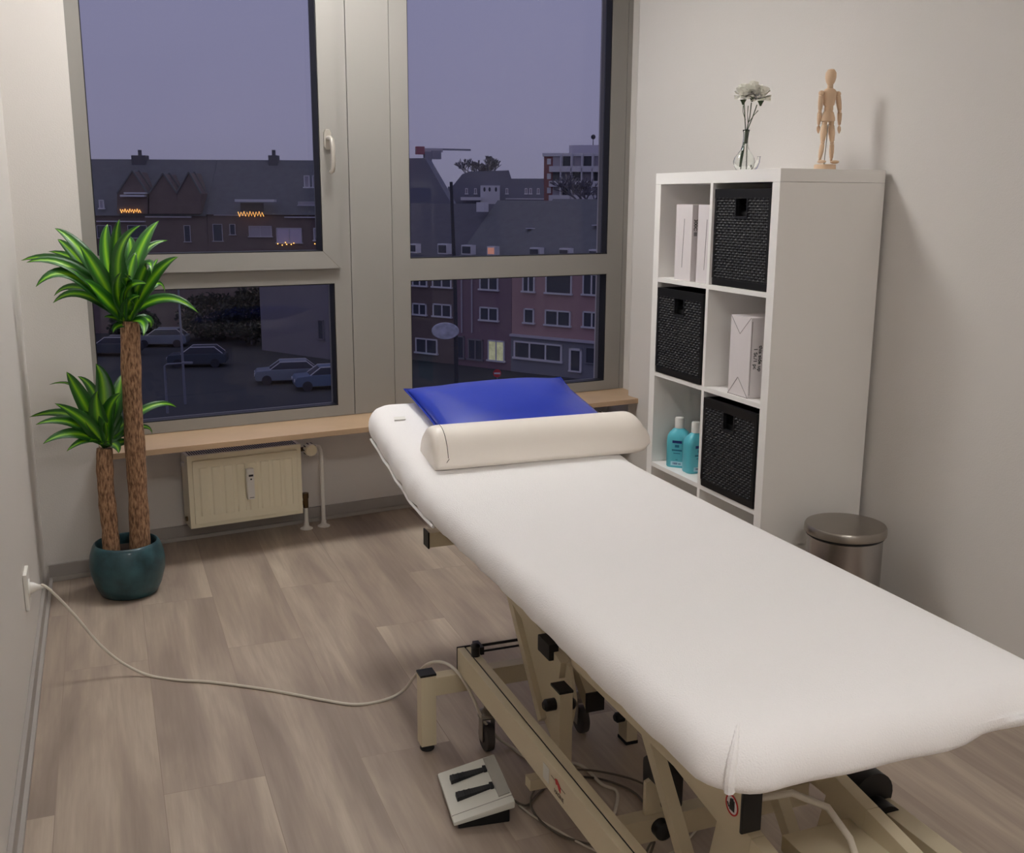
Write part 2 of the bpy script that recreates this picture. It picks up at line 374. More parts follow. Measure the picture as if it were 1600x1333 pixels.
# ------------------------------------------------------------------ radiators
def radiator(u0, label, meter=True):
    r = empty('radiator', ww(u0, 1.766, .086), BETA, label, 'radiator')
    w_, h_ = .46, .298; d = .058
    b = MB().box(0, w_, -d+.006, d, 0, h_)
    body = b.build('radiator_panel', rad_m, r, bevel=.004)
    fp = MB(); fp.box(.018, w_-.018, -d-.002, -d+.008, .016, h_-.022); fp.build('front_plate', rad_m, r, bevel=.006)
    n = 8; ch = MB()
    for i in range(n):
        x = .06+i*(w_-.12)/(n-1)
        if True: ch.prism([(x-.020, -d-.001), (x-.013, -d-.0065), (x+.013, -d-.0065), (x+.020, -d-.001)], 2, .05, h_-.052)
    ch.build('pressed_ribs', rad_m, r, bevel=.002)
    gl = MB(); k = 46
    for i in range(k):
        x = .012+i*(w_-.024)/k; gl.box(x, x+.0045, -d+.016, d-.018, h_-.001, h_+.0012)
    gl.build('grille_slots', radd_m, r, label='dark slots of the top grille')
    MB().box(-.012, 0, -.008, .008, h_-.05, h_-.034).build('air_vent', white_m, r)
    MB().cyl((-.008, 0, .03), (0, 0, .03), .010).build('end_plug', brass_m, r)
    if meter:
        m = MB().box(.222, .252, -d-.034, -d-.008, .10, .228).build('heat_cost_meter', white_m, r, bevel=.006, label='white slim heat meter')
        MB().box(.229, .247, -d-.0348, -d-.033, .196, .204).build('display', ink_m, m); MB().box(.235, .241, -d-.0348, -d-.033, .182, .188).build('sensor', ink_m, m)
        MB().box(.229, .247, -d-.0348, -d-.033, .108, .110).build('printed_line', ink_m, m)
    # valve and pipes
    v = MB().cyl((w_, 0, .262), (w_+.032, 0, .262), .009).build('valve_body', brass_m, r)
    t = MB().lathe([(.014, 0), (.022, .004), (.0255, .012), (.026, .038), (.023, .048), (.009, .052)], (0, 0, 0), 20)
    t.xf(lambda x, y, z: (w_+.048+x, -z+.004, .262+y)); th = t.build('thermostat_head', rad_m, r, smooth=True, label='cream slotted thermostat head')
    sl = MB()
    for i in range(10):
        a = 2*pi*i/10; cx, cz = w_+.048+.0258*cos(a), .262+.0258*sin(a); sl.bar((cx, -.006, cz), (cx, -.030, cz), .0035, .0035)
    sl.build('head_slots', radd_m, th)
    px = w_+.104
    MB().tube([(w_+.05, .02, .262), (px-.02, .02, .264), (px-.004, .016, .26), (px, .01, .245), (px, 0, .2), (px, 0, -.086)], .0085, 12).build('supply_pipe', white_m, r, smooth=True)
    lv = MB().cyl((w_, 0, .03), (w_+.03, 0, .03), .009).cyl((w_+.028, 0, .008), (w_+.028, 0, .066), .011).cyl((w_+.028, 0, .050), (w_+.028, 0, .072), .014, seg=8)
    lv.build('return_valve', brass_m, r, label='dark brass lockshield valve')
    MB().cyl((w_+.028, 0, -.086), (w_+.028, 0, .01), .009).build('return_pipe', white_m, r, smooth=True)
    es = MB()
    for x in (w_+.028, px): MB().lathe([(.026, -.0855), (.026, -.082), (.018, -.079), (.011, -.070), (.011, -.06)], (x, 0, 0), 24).build('pipe_rosette', white_m, r, smooth=True)
    return r
radiator(-1.828, 'cream panel radiator with a white heat meter, under the left window')
radiator(-.368, 'cream panel radiator under the right window, mostly hidden behind the treatment table', False)

# ------------------------------------------------------------------ potted plant
pc = Vector((-2.292, 1.05, 0))
pl = empty('potted_dracaena', pc, 0, 'two-stemmed dracaena with striped green leaves in a round teal pot', 'plant')
prof = [(.084, 0), (.096, .006), (.110, .035), (.124, .085), (.127, .115), (.123, .15), (.114, .178), (.108, .188), (.103, .190), (.100, .185), (.104, .16), (.108, .14), (.02, .138)]
MB().lathe(prof, (0, 0, 0), 48).build('pot', pot_m, pl, smooth=True, angle=1.2)
MB().lathe([(.105, .135), (.106, .148), (.06, .153), (.02, .155)], (0, 0, 0), 32).build('soil', soil_m, pl, smooth=True)
def trunk(p, q, r, name):
    p, q = Vector(p)-pc, Vector(q)-pc; n = 26; pts = []; rs = []
    for i in range(n+1):
        t = i/n; pts.append(p.lerp(q, t)+Vector((.004*sin(5*t+1), .003*sin(7*t), 0))); rs.append(r*(1+.04*sin(17*t)+.03*sin(41*t))*(1-.08*t))
    MB().tube(pts, rs, 20).build(name, bark_m, pl, smooth=True)
trunk((-2.252, 1.03, .14), (-2.226, 1.02, .965), .034, 'trunk')
trunk((-2.347, 1.02, .14), (-2.337, 1.02, .535), .029, 'trunk')
def at_y(px, py, y):
    d = _f + RIGHT*((px-800)/FPX) - UP*((py-666.5)/FPX); return CAM + d*((y-CAM.y)/d.y)
def foliage(spec, base, y0):
    vs_, fs, uvs = [], [], []
    for k, (mx, my, tx, ty, w, dy) in enumerate(spec):
        S_ = 3.507
        tip = at_y(30+tx/S_, 340+ty/S_, y0+dy); mid = at_y(30+mx/S_, 340+my/S_, y0+dy*.5)
        b = at_y(30+(base[0]+random.uniform(-25, 25))/S_, 340+(base[1]+random.uniform(-22, 12))/S_, y0+random.uniform(-.015, .015))
        c = mid*2 - (b+tip)*.5
        n = 14; prev = None
        for i in range(n+1):
            t = i/n; p = b*(1-t)**2 + c*2*t*(1-t) + tip*t*t
            d = (c-b)*(1-t)+(tip-c)*t; d.normalize()
            view = (p-CAM).normalized()
            out = Vector((0, 0, 1)); side = d.cross(Vector((sin(k*1.7)*.3, -.75, .55)).normalized())
            if side.length < .2: side = d.cross(Vector((0, -1, 0)))
            side.normalize(); nrm = side.cross(d).normalized()
            wd = w*1.8*(min(1, (.42+t*1.7))*max(0, 1-t**2.6))**.9
            base_i = len(vs_)
            for s_ in (-1, -.5, 0, .5, 1):
                vs_.append(tuple(p + side*s_*wd + nrm*(abs(s_)**1.5)*wd*.35 - pc)); uvs.append(((s_+1)/2, t))
            if prev is not None:
                for q in range(4): fs.append((prev+q, prev+q+1, base_i+q+1, base_i+q))
            prev = base_i
    me = bpy.data.meshes.new('foliage'); me.from_pydata(vs_, [], fs)
    ul = me.uv_layers.new(name='UVMap')
    for lp in me.loops: ul.data[lp.index].uv = uvs[lp.vertex_index]
    me.materials.append(leaf_m); me.polygons.foreach_set('use_smooth', [True]*len(me.polygons))
    o = bpy.data.objects.new('foliage', me); COL.objects.link(o); o.parent = pl
    md = o.modifiers.new('t', 'SOLIDIFY'); md.thickness = .0008
    return o
TALL = [(300,270,10,235,.014,.05),(310,290,40,245,.015,-.08),(300,322,90,380,.016,-.10),(345,390,190,430,.010,.08),(360,425,185,468,.012,-.04),
 (370,225,195,58,.018,.04),(350,255,210,118,.014,.12),(380,290,160,185,.014,.16),(480,230,485,35,.017,.06),(535,230,550,10,.016,-.03),
 (545,230,665,42,.016,-.08),(650,210,765,18,.017,.10),(650,240,815,125,.011,.14),(735,330,870,215,.016,-.08),(700,340,760,225,.009,.1),
 (690,275,725,312,.012,-.12),(735,372,800,412,.008,.1),(790,445,985,525,.012,-.06),(590,400,700,362,.014,-.14),(672,575,680,650,.012,-.1),
 (705,560,720,605,.010,.04),(520,550,465,545,.008,-.06),(540,595,515,632,.008,-.05),(585,380,600,315,.017,-.13),(440,420,355,345,.016,-.14),
 (610,230,598,105,.016,.12),(430,300,330,150,.018,-.05),(600,330,640,190,.017,.05),(520,330,520,170,.018,.1),(450,340,400,200,.018,.08),(640,400,640,300,.016,.0),
 (540,420,560,300,.017,-.1),(560,350,600,230,.018,.05),(470,420,430,330,.015,.02),(600,470,660,430,.013,-.1)]
SHORT = [(290,1085,55,1093,.012,.05),(285,1125,90,1135,.012,-.07),(300,1185,130,1240,.013,-.10),(370,1220,260,1280,.010,-.08),(345,1000,260,845,.018,-.04),
 (350,960,165,915,.005,.1),(420,980,320,870,.012,.12),(350,1110,195,1018,.015,-.08),(465,960,420,800,.021,.05),(530,1000,560,860,.018,.12),(490,1070,560,960,.017,-.10),
 (700,1045,862,1040,.010,.10),(650,1150,730,1185,.007,.08),(540,1180,570,1145,.012,.02),(370,1190,260,1190,.009,.06),(530,1250,545,1290,.010,-.03),(560,1230,600,1215,.009,.05),
 (430,1060,430,950,.018,-.08),(470,1100,500,1010,.018,0),(520,1120,560,1060,.016,.05),(400,1130,350,1060,.016,-.03),(480,1180,470,1120,.014,-.09)]
foliage(TALL, (590, 575), 1.02); foliage(SHORT, (470, 1250), 1.02)

# ------------------------------------------------------------------ cube shelf
SW, SD, T_, tt, cc, ib = .765, .39, 1.466, .039, .335, .016
sh = empty('cube_shelf', (-.195, SW/2, 0), 0, 'white cube shelving unit, two by four, against the right wall', 'shelf')
x0, x1 = -.195, .195; y0, y1 = -SW/2, SW/2
MB().box(x0, x1, y0, y1, T_-tt, T_).build('top_panel', shelf_m, sh, bevel=.0008)
MB().box(x0, x1, y0, y1, 0, tt).build('bottom_panel', shelf_m, sh, bevel=.0008)
MB().box(x0, x1, y0, y0+tt, tt, T_-tt-.0008).build('side_panel', shelf_m, sh, bevel=.0008)
MB().box(x0, x1, y1-tt, y1, tt, T_-tt-.0008).build('side_panel', shelf_m, sh, bevel=.0008)
zt = lambda k: T_-tt-k*cc-(k-1)*ib
for k in (1, 2, 3): MB().box(x0+.001, x1, y0+tt, y1-tt, zt(k)-ib, zt(k)).build('shelf_board', shelf_m, sh)
for k in range(4):
    top = T_-tt if k == 0 else zt(k)-ib
    bot = zt(k+1) if k < 3 else tt
    MB().box(x0+.0005, x1, -.008, .008, bot, top).build('divider', shelf_m, sh)

# woven boxes
def panel(nu, nv, w, h, hole=None):
    vs_, fs = [], []
    for j in range(nv+1):
        for i in range(nu+1):
            a, b_ = i/nu, j/nv
            su, sv = sin(a*pi*26), sin(b_*pi*30)
            ph = (int(a*26)+int(b_*30)) % 2
            d = abs(su)*abs(sv)*(.0065 if ph else .002)
            vs_.append((a*w, b_*h, d))
    for j in range(nv):
        for i in range(nu):
            a, b_ = (i+.5)/nu*w, (j+.5)/nv*h
            if hole and hole[0] < a < hole[1] and hole[2] < b_ < hole[3]: continue
            q = j*(nu+1)+i; fs.append((q, q+1, q+nu+2, q+nu+1))
    return vs_, fs
def basket(loc, label):
    r = empty('woven_basket', loc, 0, label, 'basket', 'black woven boxes in the cube shelf')
    w_, h_, d_ = .318, .315, .36     # front faces -x
    vs_, fs = panel(130, 150, w_-.024, h_-.05, (.118, .176, .205, .270))
    m = MB().add([(-z_-.002, a-(w_-.024)/2, b_+.024) for a, b_, z_ in vs_], fs)
    m.build('woven_front', weave_m, r, smooth=True, angle=3)
    vs_, fs = panel(130, 150, d_-.024, h_-.05)
    for s_ in (-1, 1):
        MB().add([(a+.012, s_*(w_/2-.006+z_), b_+.024) for a, b_, z_ in vs_], fs).build('woven_side', weave_m, r, smooth=True, angle=3)
    fr = MB(); t = .010
    fr.box(-.004, d_, -w_/2, w_/2, 0, .024).build('bottom_rim', black_m, r, bevel=.003)
    rim = MB()
    rim.box(-.006, .008, -w_/2, w_/2, h_-.03, h_).box(d_-.012, d_, -w_/2, w_/2, h_-.03, h_).box(.008, d_-.012, -w_/2, -w_/2+.012, h_-.03, h_).box(.008, d_-.012, w_/2-.012, w_/2, h_-.03, h_)
    rim.build('top_rim', black_m, r)
    MB().box(-.005, .009, -w_/2, -w_/2+.012, .024, h_-.03).build('corner_post', black_m, r); MB().box(-.005, .009, w_/2-.012, w_/2, .024, h_-.03).build('corner_post', black_m, r)
    hf = MB(); a0, a1 = .117-(w_-.024)/2, .177-(w_-.024)/2
    hf.box(-.007, .006, a0-.005, a0, .226, h_-.03).box(-.007, .006, a1, a1+.005, .226, h_-.03).box(-.007, .006, a0-.005, a1+.005, .222, .229)
    hf.build('handle_hole_rim', weave_m, r)
    inn = MB().box(.012, d_-.004, -w_/2+.014, w_/2-.014, .0245, .245); inn.build('lining', black_m, r)
    return r
b0 = basket((-.380, .2065, zt(1)+.0005), 'black woven basket in the top row, right of the two slim boxes')
bk = copy_tree(b0); bk.location = (-.388, .558, zt(2)+.0005); bk['label'] = 'black woven basket in the second row, below the slim boxes'
bk = copy_tree(b0); bk.location = (-.388, .2065, zt(3)+.0005); bk['label'] = 'black woven basket in the third row, beside the blue bottles'

# cardboard boxes
def slim_box(yc, label, ink=True):
    r = empty('slim_box', (-.379, yc, zt(1)+.0004), 0, label, 'box', 'slim white boxes in the top left cube')
    w_, h_, d_ = .111, .264, .20
    MB().box(0, d_, -w_/2, w_/2, 0, h_).build('carton', paper_m, r, bevel=.0015)
    MB().tube([(-.0004, .004, .045), (-.0004, -.004, .215)], .0009, 6).build('slit', fold_m, r)
    if ink:
        text_mesh('300C III', .018, ink_m, basis((.014, -w_/2-.0003, .185), (0, 0, -1), (1, 0, 0)), r)
    return r
slim_box(.572, 'slim white carton standing in the top left cube, left of its twin')
slim_box(.4225, 'slim white carton standing in the top left cube, half behind the divider', False)
bx = empty('white_carton', (-.378, .127, zt(2)+.0004), 0, 'white carton with printed words, in the second row right of the basket', 'box')
MB().box(0, .24, 0, .118, 0, .262).build('carton', paper_m, bx, bevel=.0015)
fl = MB()
for a, b_ in (((.118, .262), (.062, .205)), ((.062, .205), (.002, .262)), ((.118, 0), (.062, .062)), ((.062, .062), (.002, 0))):
    fl.bar((-.0003, a[0], a[1]), (-.0003, b_[0], b_[1]), .0012, .0012)
fl.bar((.004, -.0003, .01), (.004, -.0003, .25), .0014, .0014).bar((-.0003, .118, .001), (-.0003, .0, .001), .0014, .0014)
fl.build('flap_lines', fold_m, bx)
text_mesh('this side up\n1 St./1 pc', .0185, ink_m, basis((.030, -.0004, .13), (0, 0, -1), (1, 0, 0)), bx)

# bottles
def bottle_mat():
    m = mat('blue_liquid_bottle', (92, 190, 206), .3, spec=.5, coat=.2); return m
bot_m = bottle_mat(); navy_m = mat('navy_label', (24, 44, 110), .5); teal_ink = mat('teal_print', (36, 112, 140), .5); lab_m = mat('pale_blue_label', (176, 224, 236), .5)
capw_m = mat('bottle_cap', (232, 230, 226), .4)
def bottle(loc, rz, label):
    r = empty('disinfectant_bottle', loc, rz, label, 'bottle', 'blue bottles in the third row')
    a, b_ = .043, .031
    rings = [(0, .94), (.004, 1), (.105, 1), (.118, .97), (.132, .80), (.142, .58), (.150, .40), (.156, .38)]
    v, f_ = [], []; n = 28
    for z, s_ in rings:
        k_ = 4 if s_ > .7 else 2.2
        for i in range(n):
            t = 2*pi*i/n; c_, s2 = cos(t), sin(t)
            rr = (abs(c_)**k_+abs(s2)**k_)**(-1/k_)
            e1 = a*s_ if s_ > .5 else .013+(.004)*(s_-.38)/.2; e2 = b_*s_ if s_ > .5 else .013+.004*(s_-.38)/.2
            v.append((e1*rr*c_, e2*rr*s2, z))
    for j in range(len(rings)-1):
        for i in range(n): i2 = (i+1) % n; f_.append((j*n+i, j*n+i2, (j+1)*n+i2, (j+1)*n+i))
    f_.append(tuple(range(n))[::-1]); f_.append(tuple((len(rings)-1)*n+i for i in range(n)))
    MB().add(v, f_).build('bottle_body', bot_m, r, smooth=True)
    MB().lathe([(.0175, .148), (.0175, .182), (.016, .187), (.004, .188)], (0, 0, 0), 24).build('cap', capw_m, r, smooth=True, label='white flip cap')
    y = -b_-.0004
    MB().box(-.018, .018, y, y+.002, .094, .104).build('navy_band', navy_m, r)
    for (x0_, x1_, z0, z1) in ((-.008, .008, .078, .088), (-.019, .019, .064, .070), (-.013, .013, .054, .057), (-.004, .004, .034, .036)):
        pass
    for q_ in ((-.008, .008, .078, .088), (-.019, .019, .064, .070), (-.013, .013, .054, .057), (-.004, .004, .030, .032)):
        MB().box(q_[0], q_[1], y, y+.002, q_[2], q_[3]).build('printed_line', teal_ink, r)
    MB().box(-.022, .022, y, y+.002, .008, .024).build('foot_label', lab_m, r)
    text_mesh('1000 ml', .010, navy_m, basis((0, y-.0004, .016), (1, 0, 0), (0, 0, 1)), r)
    return r
bottle((-.312, .540, zt(3)+.0004), 0.0, 'blue plastic bottle with a white cap, front one of the three on the shelf')
bottle((-.328, .632, zt(3)+.0004), -.75, 'blue plastic bottle with a white cap, leftmost of the three on the shelf')
bottle((-.225, .60, zt(3)+.0004), 0, 'blue plastic bottle with a white cap, rear one half behind the divider')

# ------------------------------------------------------------------ mannequin
mq = empty('artist_mannequin', (-.125, .14, T_), 0, 'jointed wooden artist figure standing on a round base on the shelf', 'figurine')
MB().lathe([(.033, 0), (.034, .003), (.034, .016), (.0325, .019), (.01, .0192)], (0, 0, 0), 40).build('base', wood_m, mq, smooth=True)
MB().tube([(-.004, .0, .019), (.002, 0, .142)], .0014, 8).build('support_rod', chrome_m, mq)
def blob(prof, c, sx=1, sy=1, ax=None, seg=20):
    m = MB().lathe(prof, (0, 0, 0), seg, sx, sy)
    if ax is None: m.xf(lambda x, y, z: (x+c[0], y+c[1], z+c[2]))
    else:
        d = (Vector(ax)-Vector(c)); L_ = d.length; d.normalize(); a = d.cross(Vector((0, 1, 0))).normalized(); b = d.cross(a)
        m.xf(lambda x, y, z: tuple(Vector(c)+a*x+b*y+d*z*L_))
    return m
blob([(.008, 0), (.013, .008), (.0165, .022), (.016, .036), (.010, .046), (.002, .0485)], (.0, 0, .262), 1, 1.1).build('head', wood_m, mq, smooth=True)
blob([(.009, 0), (.009, .010)], (0, 0, .252)).build('neck', wood_m, mq, smooth=True)
blob([(.012, 0), (.018, .006), (.021, .030), (.022, .046), (.016, .053), (.009, .056)], (0, 0, .196), 1.05, .75).build('chest', wood_m, mq, smooth=True)
blob([(.012, 0), (.013, .008), (.012, .016)], (0, 0, .182), 1.2, .9).build('waist', wood_m, mq, smooth=True)
blob([(.012, 0), (.022, .002), (.022, .012), (.016, .030), (.010, .034)], (0, 0, .150), 1.1, .75).build('hips', wood_m, mq, smooth=True)
LP = lambda r0, r1, r2: [(r0*.6, 0), (r0, .08), (r1, .5), (r2, .92), (r2*.6, 1)]
def limb(n, p, q, r0, r1, r2, par=mq):
    return blob(LP(r0, r1, r2), p, 1, 1, q, 14).build(n, wood_m, par, smooth=True)
for s_, hx, kx, ax_ in ((-1, -.012, -.018, -.020), (1, .014, .018, .024)):
    g = MB().ell((hx, 0, .146), (.009, .009, .009), 12, 8).build('hip_joint', wood_m, mq, smooth=True)
    th = limb('thigh', (hx, 0, .142), (kx, -.004, .088), .0095, .011, .0075)
    MB().ell((kx, -.004, .086), (.0068, .0068, .006), 12, 8).build('knee_joint', wood_m, th, smooth=True)
    limb('shin', (kx, -.004, .083), (ax_, .002, .036), .0075, .0078, .0055)
    ft = MB().ell((ax_+s_*.003, -.012, .0268), (.0085, .021, .0055), 14, 8); ft.build('foot', wood_m, mq, smooth=True)
    MB().ell((ax_, .002, .034), (.005, .005, .005), 10, 6).build('ankle_joint', wood_m, mq, smooth=True)
for s_, sx_, ex, wx, sy_ in ((-1, -.031, -.027, -.026, .008), (1, .032, .038, .038, -.006)):
    MB().ell((sx_, 0, .236), (.0095, .0095, .0085), 12, 8).build('shoulder_joint', wood_m, mq, smooth=True)
    ua = limb('upper_arm', (sx_, 0, .232), (ex, sy_, .184), .0085, .0085, .0065)
    MB().ell((ex, sy_, .182), (.006, .006, .0055), 10, 6).build('elbow_joint', wood_m, ua, smooth=True)
    limb('forearm', (ex, sy_, .18), (wx, sy_*1.4, .140), .0075, .0072, .0048)
    hm = blob([(.003, 0), (.0065, .25), (.006, .6), (.0015, 1)], (wx, sy_*1.4, .139), 1.1, .5, (wx+.001, sy_*1.5, .115), 10).build('hand', wood_m, mq, smooth=True)

# ------------------------------------------------------------------ vase with flowers
vz = empty('glass_vase', (-.30, .335, T_), 0, 'clear round glass vase with a curled spout, on top of the cube shelf', 'vase')
outer = [(.018, .0), (.026, .003), (.033, .014), (.036, .028), (.033, .042), (.024, .055), (.014, .068), (.0095, .085), (.0085, .105), (.0095, .122), (.012, .132)]
inner = [(r-.0022, z+.002) for r, z in outer][::-1]; inner[0] = (outer[-1][0]-.001, outer[-1][1]); inner.append((.004, .0025))
m = MB().lathe(outer+inner, (0, 0, 0), 40)
m.xf(lambda x, y, z: (x+(.014*max(0, (z-.04))/.09 if z > .04 else 0)*.2-.0*z, y, z))
m.build('vase_body', vase_m, vz, smooth=True, angle=1.5)
MB().tube([(.030, -.006, .010), (.040, -.008, .016), (.048, -.009, .030), (.050, -.010, .044), (.050, -.010, .048)], [.012, .009, .006, .0045, .006], 16).build('curled_spout', vase_m, vz, smooth=True, angle=1.5)
fw = empty('flower_bunch', (-.30, .335, T_+.003), 0, 'small bunch of cream white carnations standing in the glass vase', 'flowers')
def stem(pts, r=.0016): MB().tube(pts, r, 8).build('stem', stem_m, fw, smooth=True)
heads = [(.0, .012, .235, .0), (.014, -.004, .238, 0), (.03, -.02, .232, 0)]
stem([(-.012, 0, .003), (-.004, 0, .06), (.0, .0, .12), (-.003, .004, .17), (-.006, .008, .215)])
stem([(.010, .0, .003), (.008, 0, .08), (.004, 0, .13), (.012, -.002, .17), (.014, -.004, .215)])
stem([(.006, -.002, .13), (.016, -.010, .165), (.028, -.016, .208)])
tw = MB()
for a in (((-.003, 0, .16), (-.014, 0, .185), (-.014, 0, .205)), ((.012, 0, .155), (.022, -.01, .175), (.034, -.015, .19)), ((.008, 0, .15), (.004, 0, .175), (.005, 0, .205))): tw.tube(a, [.0012, .0009, .0014], 6)
tw.tube([(-.012, .003, .01), (-.007, .003, .05), (-.002, .003, .09)], [.004, .005, .003], 8); tw.tube([(.002, 0, .085), (.006, 0, .13)], [.006, .007], 8)
tw.build('side_shoots', stem_m, fw, smooth=True)
for i, (hx, hy_, hz_, _) in enumerate([(-.010, .008, .228, 0), (.016, -.004, .238, 0), (.040, -.018, .224, 0)]):
    MB().lathe([(.0025, -.016), (.006, -.008), (.011, .0), (.004, .001)], (hx, hy_, hz_-.004), 14).build('calyx', stem_m, fw, smooth=True, label='dark green calyx')
    pm = MB(); rnd = random.Random(i)
    for k in range(80):
        a = rnd.uniform(0, 2*pi); el = rnd.uniform(-.3, 1.5); R_ = rnd.uniform(.024, .036)
        d = Vector((cos(a)*cos(el), sin(a)*cos(el), sin(el)*1.15)); c_ = Vector((hx, hy_, hz_+.006)); s1 = d.cross(Vector((.2, .1, 1))).normalized(); s2 = d.cross(s1)
        vv, ff = [], []
        for q in range(5):
            t = q/4
            for s_ in (-1, 0, 1):
                vv.append(c_ + d*R_*(.15+.85*t) + s1*s_*.0085*t**.7*(1+.15*sin(q*3+k)) + s2*(.0025*sin(q*2.4+s_*2+k)) )
        for q in range(4):
            for s_ in range(2): ff.append((q*3+s_, q*3+s_+1, q*3+s_+4, q*3+s_+3))
        pm.add(vv, ff)
    pm.build('flower_head', petal_m, fw, smooth=True, angle=3)

# ------------------------------------------------------------------ pedal bin
bn = empty('pedal_bin', (-.222, -.205, 0), 0, 'round brushed steel pedal bin beside the cube shelf', 'bin')
MB().lathe([(.110, .002), (.113, .01), (.113, .362), (.109, .366), (.02, .367)], (0, 0, 0), 64).build('bin_body', steel_m, bn, smooth=True)
MB().lathe([(.115, 0), (.117, .004), (.115, .012), (.1, .013)], (0, 0, 0), 48).build('base_ring', black_m, bn, smooth=True)
MB().lathe([(.116, .364), (.118, .366), (.118, .371), (.116, .372), (.02, .372)], (0, 0, 0), 64).build('lid_seal', black_m, bn, smooth=True)
MB().lathe([(.1215, .372), (.123, .374), (.123, .392), (.1195, .398), (.1, .4005), (.05, .4025), (.01, .403)], (0, 0, 0), 64).build('lid', steel2_m, bn, smooth=True, angle=.6)
MB().box(-.02, .02, -.145, -.10, .008, .020).build('pedal', black_m, bn, bevel=.004)

# ------------------------------------------------------------------ treatment table
TX0, TX1, TY0, TY1, TZ = -1.590, -.948, -1.645, .385, .66
def lift(y):
    k = .04; t = (y+.16)/k
    sp = k*(math.log1p(math.exp(t)) if t < 30 else t)
    return .19*sp
def slab(inx, z_prof, noise=0, r=.085):
    """rounded slab: rings of (inset, z) around a rounded rectangle, bent with the head section"""
    def outline(ins):
        rr = max(.012, r-ins); pts = []
        a0, a1, b0, b1 = TX0+ins, TX1-ins, TY0+ins, TY1-ins
        def arc(cx, cy, t0):
            for k in range(9): t = t0+pi/2*k/8; pts.append((cx+rr*cos(t), cy+rr*sin(t)))
        arc(a1-rr, b1-rr, 0); nx = 14
        for k in range(1, nx): pts.append((a1-rr+(a0-a1+2*rr)*k/nx, b1))
        arc(a0+rr, b1-rr, pi/2); ny = 70
        for k in range(1, ny): pts.append((a0, b1-rr+(b0-b1+2*rr)*k/ny))
        arc(a0+rr, b0+rr, pi)
        for k in range(1, nx): pts.append((a0+rr+(a1-a0-2*rr)*k/nx, b0))
        arc(a1-rr, b0+rr, 1.5*pi)
        for k in range(1, ny): pts.append((a1, b0+rr+(b1-b0-2*rr)*k/ny))
        return pts
    rings = [[(x, y, z) for x, y in outline(ins)] for ins, z in z_prof]
    v = [p for rg in rings for p in rg]; n = len(rings[0]); f_ = []
    for j in range(len(rings)-1):
        for i in range(n): i2 = (i+1) % n; f_.append((j*n+i, j*n+i2, (j+1)*n+i2, (j+1)*n+i))
    for o_ in (0, (len(rings)-1)*n):
        Ls = list(range(22, 109)); Rs = list(range(8, -1, -1))+list(range(199, 121, -1))
        for a, b_, c_, d_ in list(zip(Ls[:-1], Ls[1:], Rs[1:], Rs[:-1]))[1:-1]: f_.append((o_+a, o_+b_, o_+c_, o_+d_))
        f_.append(tuple(o_+i for i in range(7, 24))); f_.append(tuple(o_+i for i in range(107, 124)))
    return v, f_
tb = empty('treatment_table', ((TX0+TX1)/2, -.64, 0), 0, 'electric treatment table on a cream steel lifting frame, under the white fitted cover', 'treatment table')
tp = Vector(tb.location)
def T(m, name, mt, par=tb, **k): return m.build(name, mt, par, shift=tp, **k)
v, f_ = slab(0, [(.05, TZ-.072), (.03, TZ-.072), (.016, TZ-.064), (.012, TZ-.03), (.03, TZ-.008), (.12, TZ-.006), (.2, TZ-.006), (.29, TZ-.006)])
v = [(x, y, z+lift(y)) for x, y, z in v]
T(MB().add(v, f_), 'mattress', cream_v, smooth=True)
BC = (TX0+TX1)/2
sub = MB()
sub.box(BC-.17, BC-.13, -1.50, .0, TZ-.112, TZ-.075).box(BC+.13, BC+.17, -1.50, .0, TZ-.112, TZ-.075)
sub.box(BC-.17, BC+.17, -1.50, -1.46, TZ-.111, TZ-.075).box(BC-.17, BC+.17, -.20, -.16, TZ-.111, TZ-.075)
T(sub, 'bed_frame', cream_m, bevel=.003)
# head-section bracket: square tube with a black end cap, seen below the left edge
T(MB().box(-1.555, -1.30, -.195, -.155, .475, .515), 'head_bracket_tube', cream_m, bevel=.002)
T(MB().box(-1.559, -1.555, -.197, -.153, .473, .517), 'end_cap', black_m)
T(MB().box(-1.34, -1.30, -.195, -.155, .515, TZ-.075), 'head_bracket_riser', cream_m)
# base: left rail with a groove
T(MB().box(-1.536, -1.517, -1.75, -.365, .200, .262).box(-1.517, -1.513, -1.75, -.366, .20, .255), 'base_rail', cream_m, bevel=.002)
T(MB().box(-1.5135, -1.494, -1.75, -.368, .206, .262), 'rail_flange', cream_m, bevel=.0015)
T(MB().box(-1.5175, -1.5125, -1.75, -.37, .2545, .2600), 'rail_groove', black_m)
T(MB().box(-1.537, -1.493, -.3655, -.3625, .199, .264), 'rail_end_plate', black_m)
T(MB().box(-1.53, -1.50, -.47, -.40, .192, .20), 'rail_bracket', cream_m)
T(MB().box(-1.022, -.980, -1.75, -.365, .200, .262), 'base_rail', cream_m, bevel=.002)
T(MB().cyl((-1.508, -.425, .262), (-1.508, -.425, .288), .011, seg=18).ell((-1.508, -.425, .288), (.0125, .0125, .008)), 'rail_knob', black_m, smooth=True)
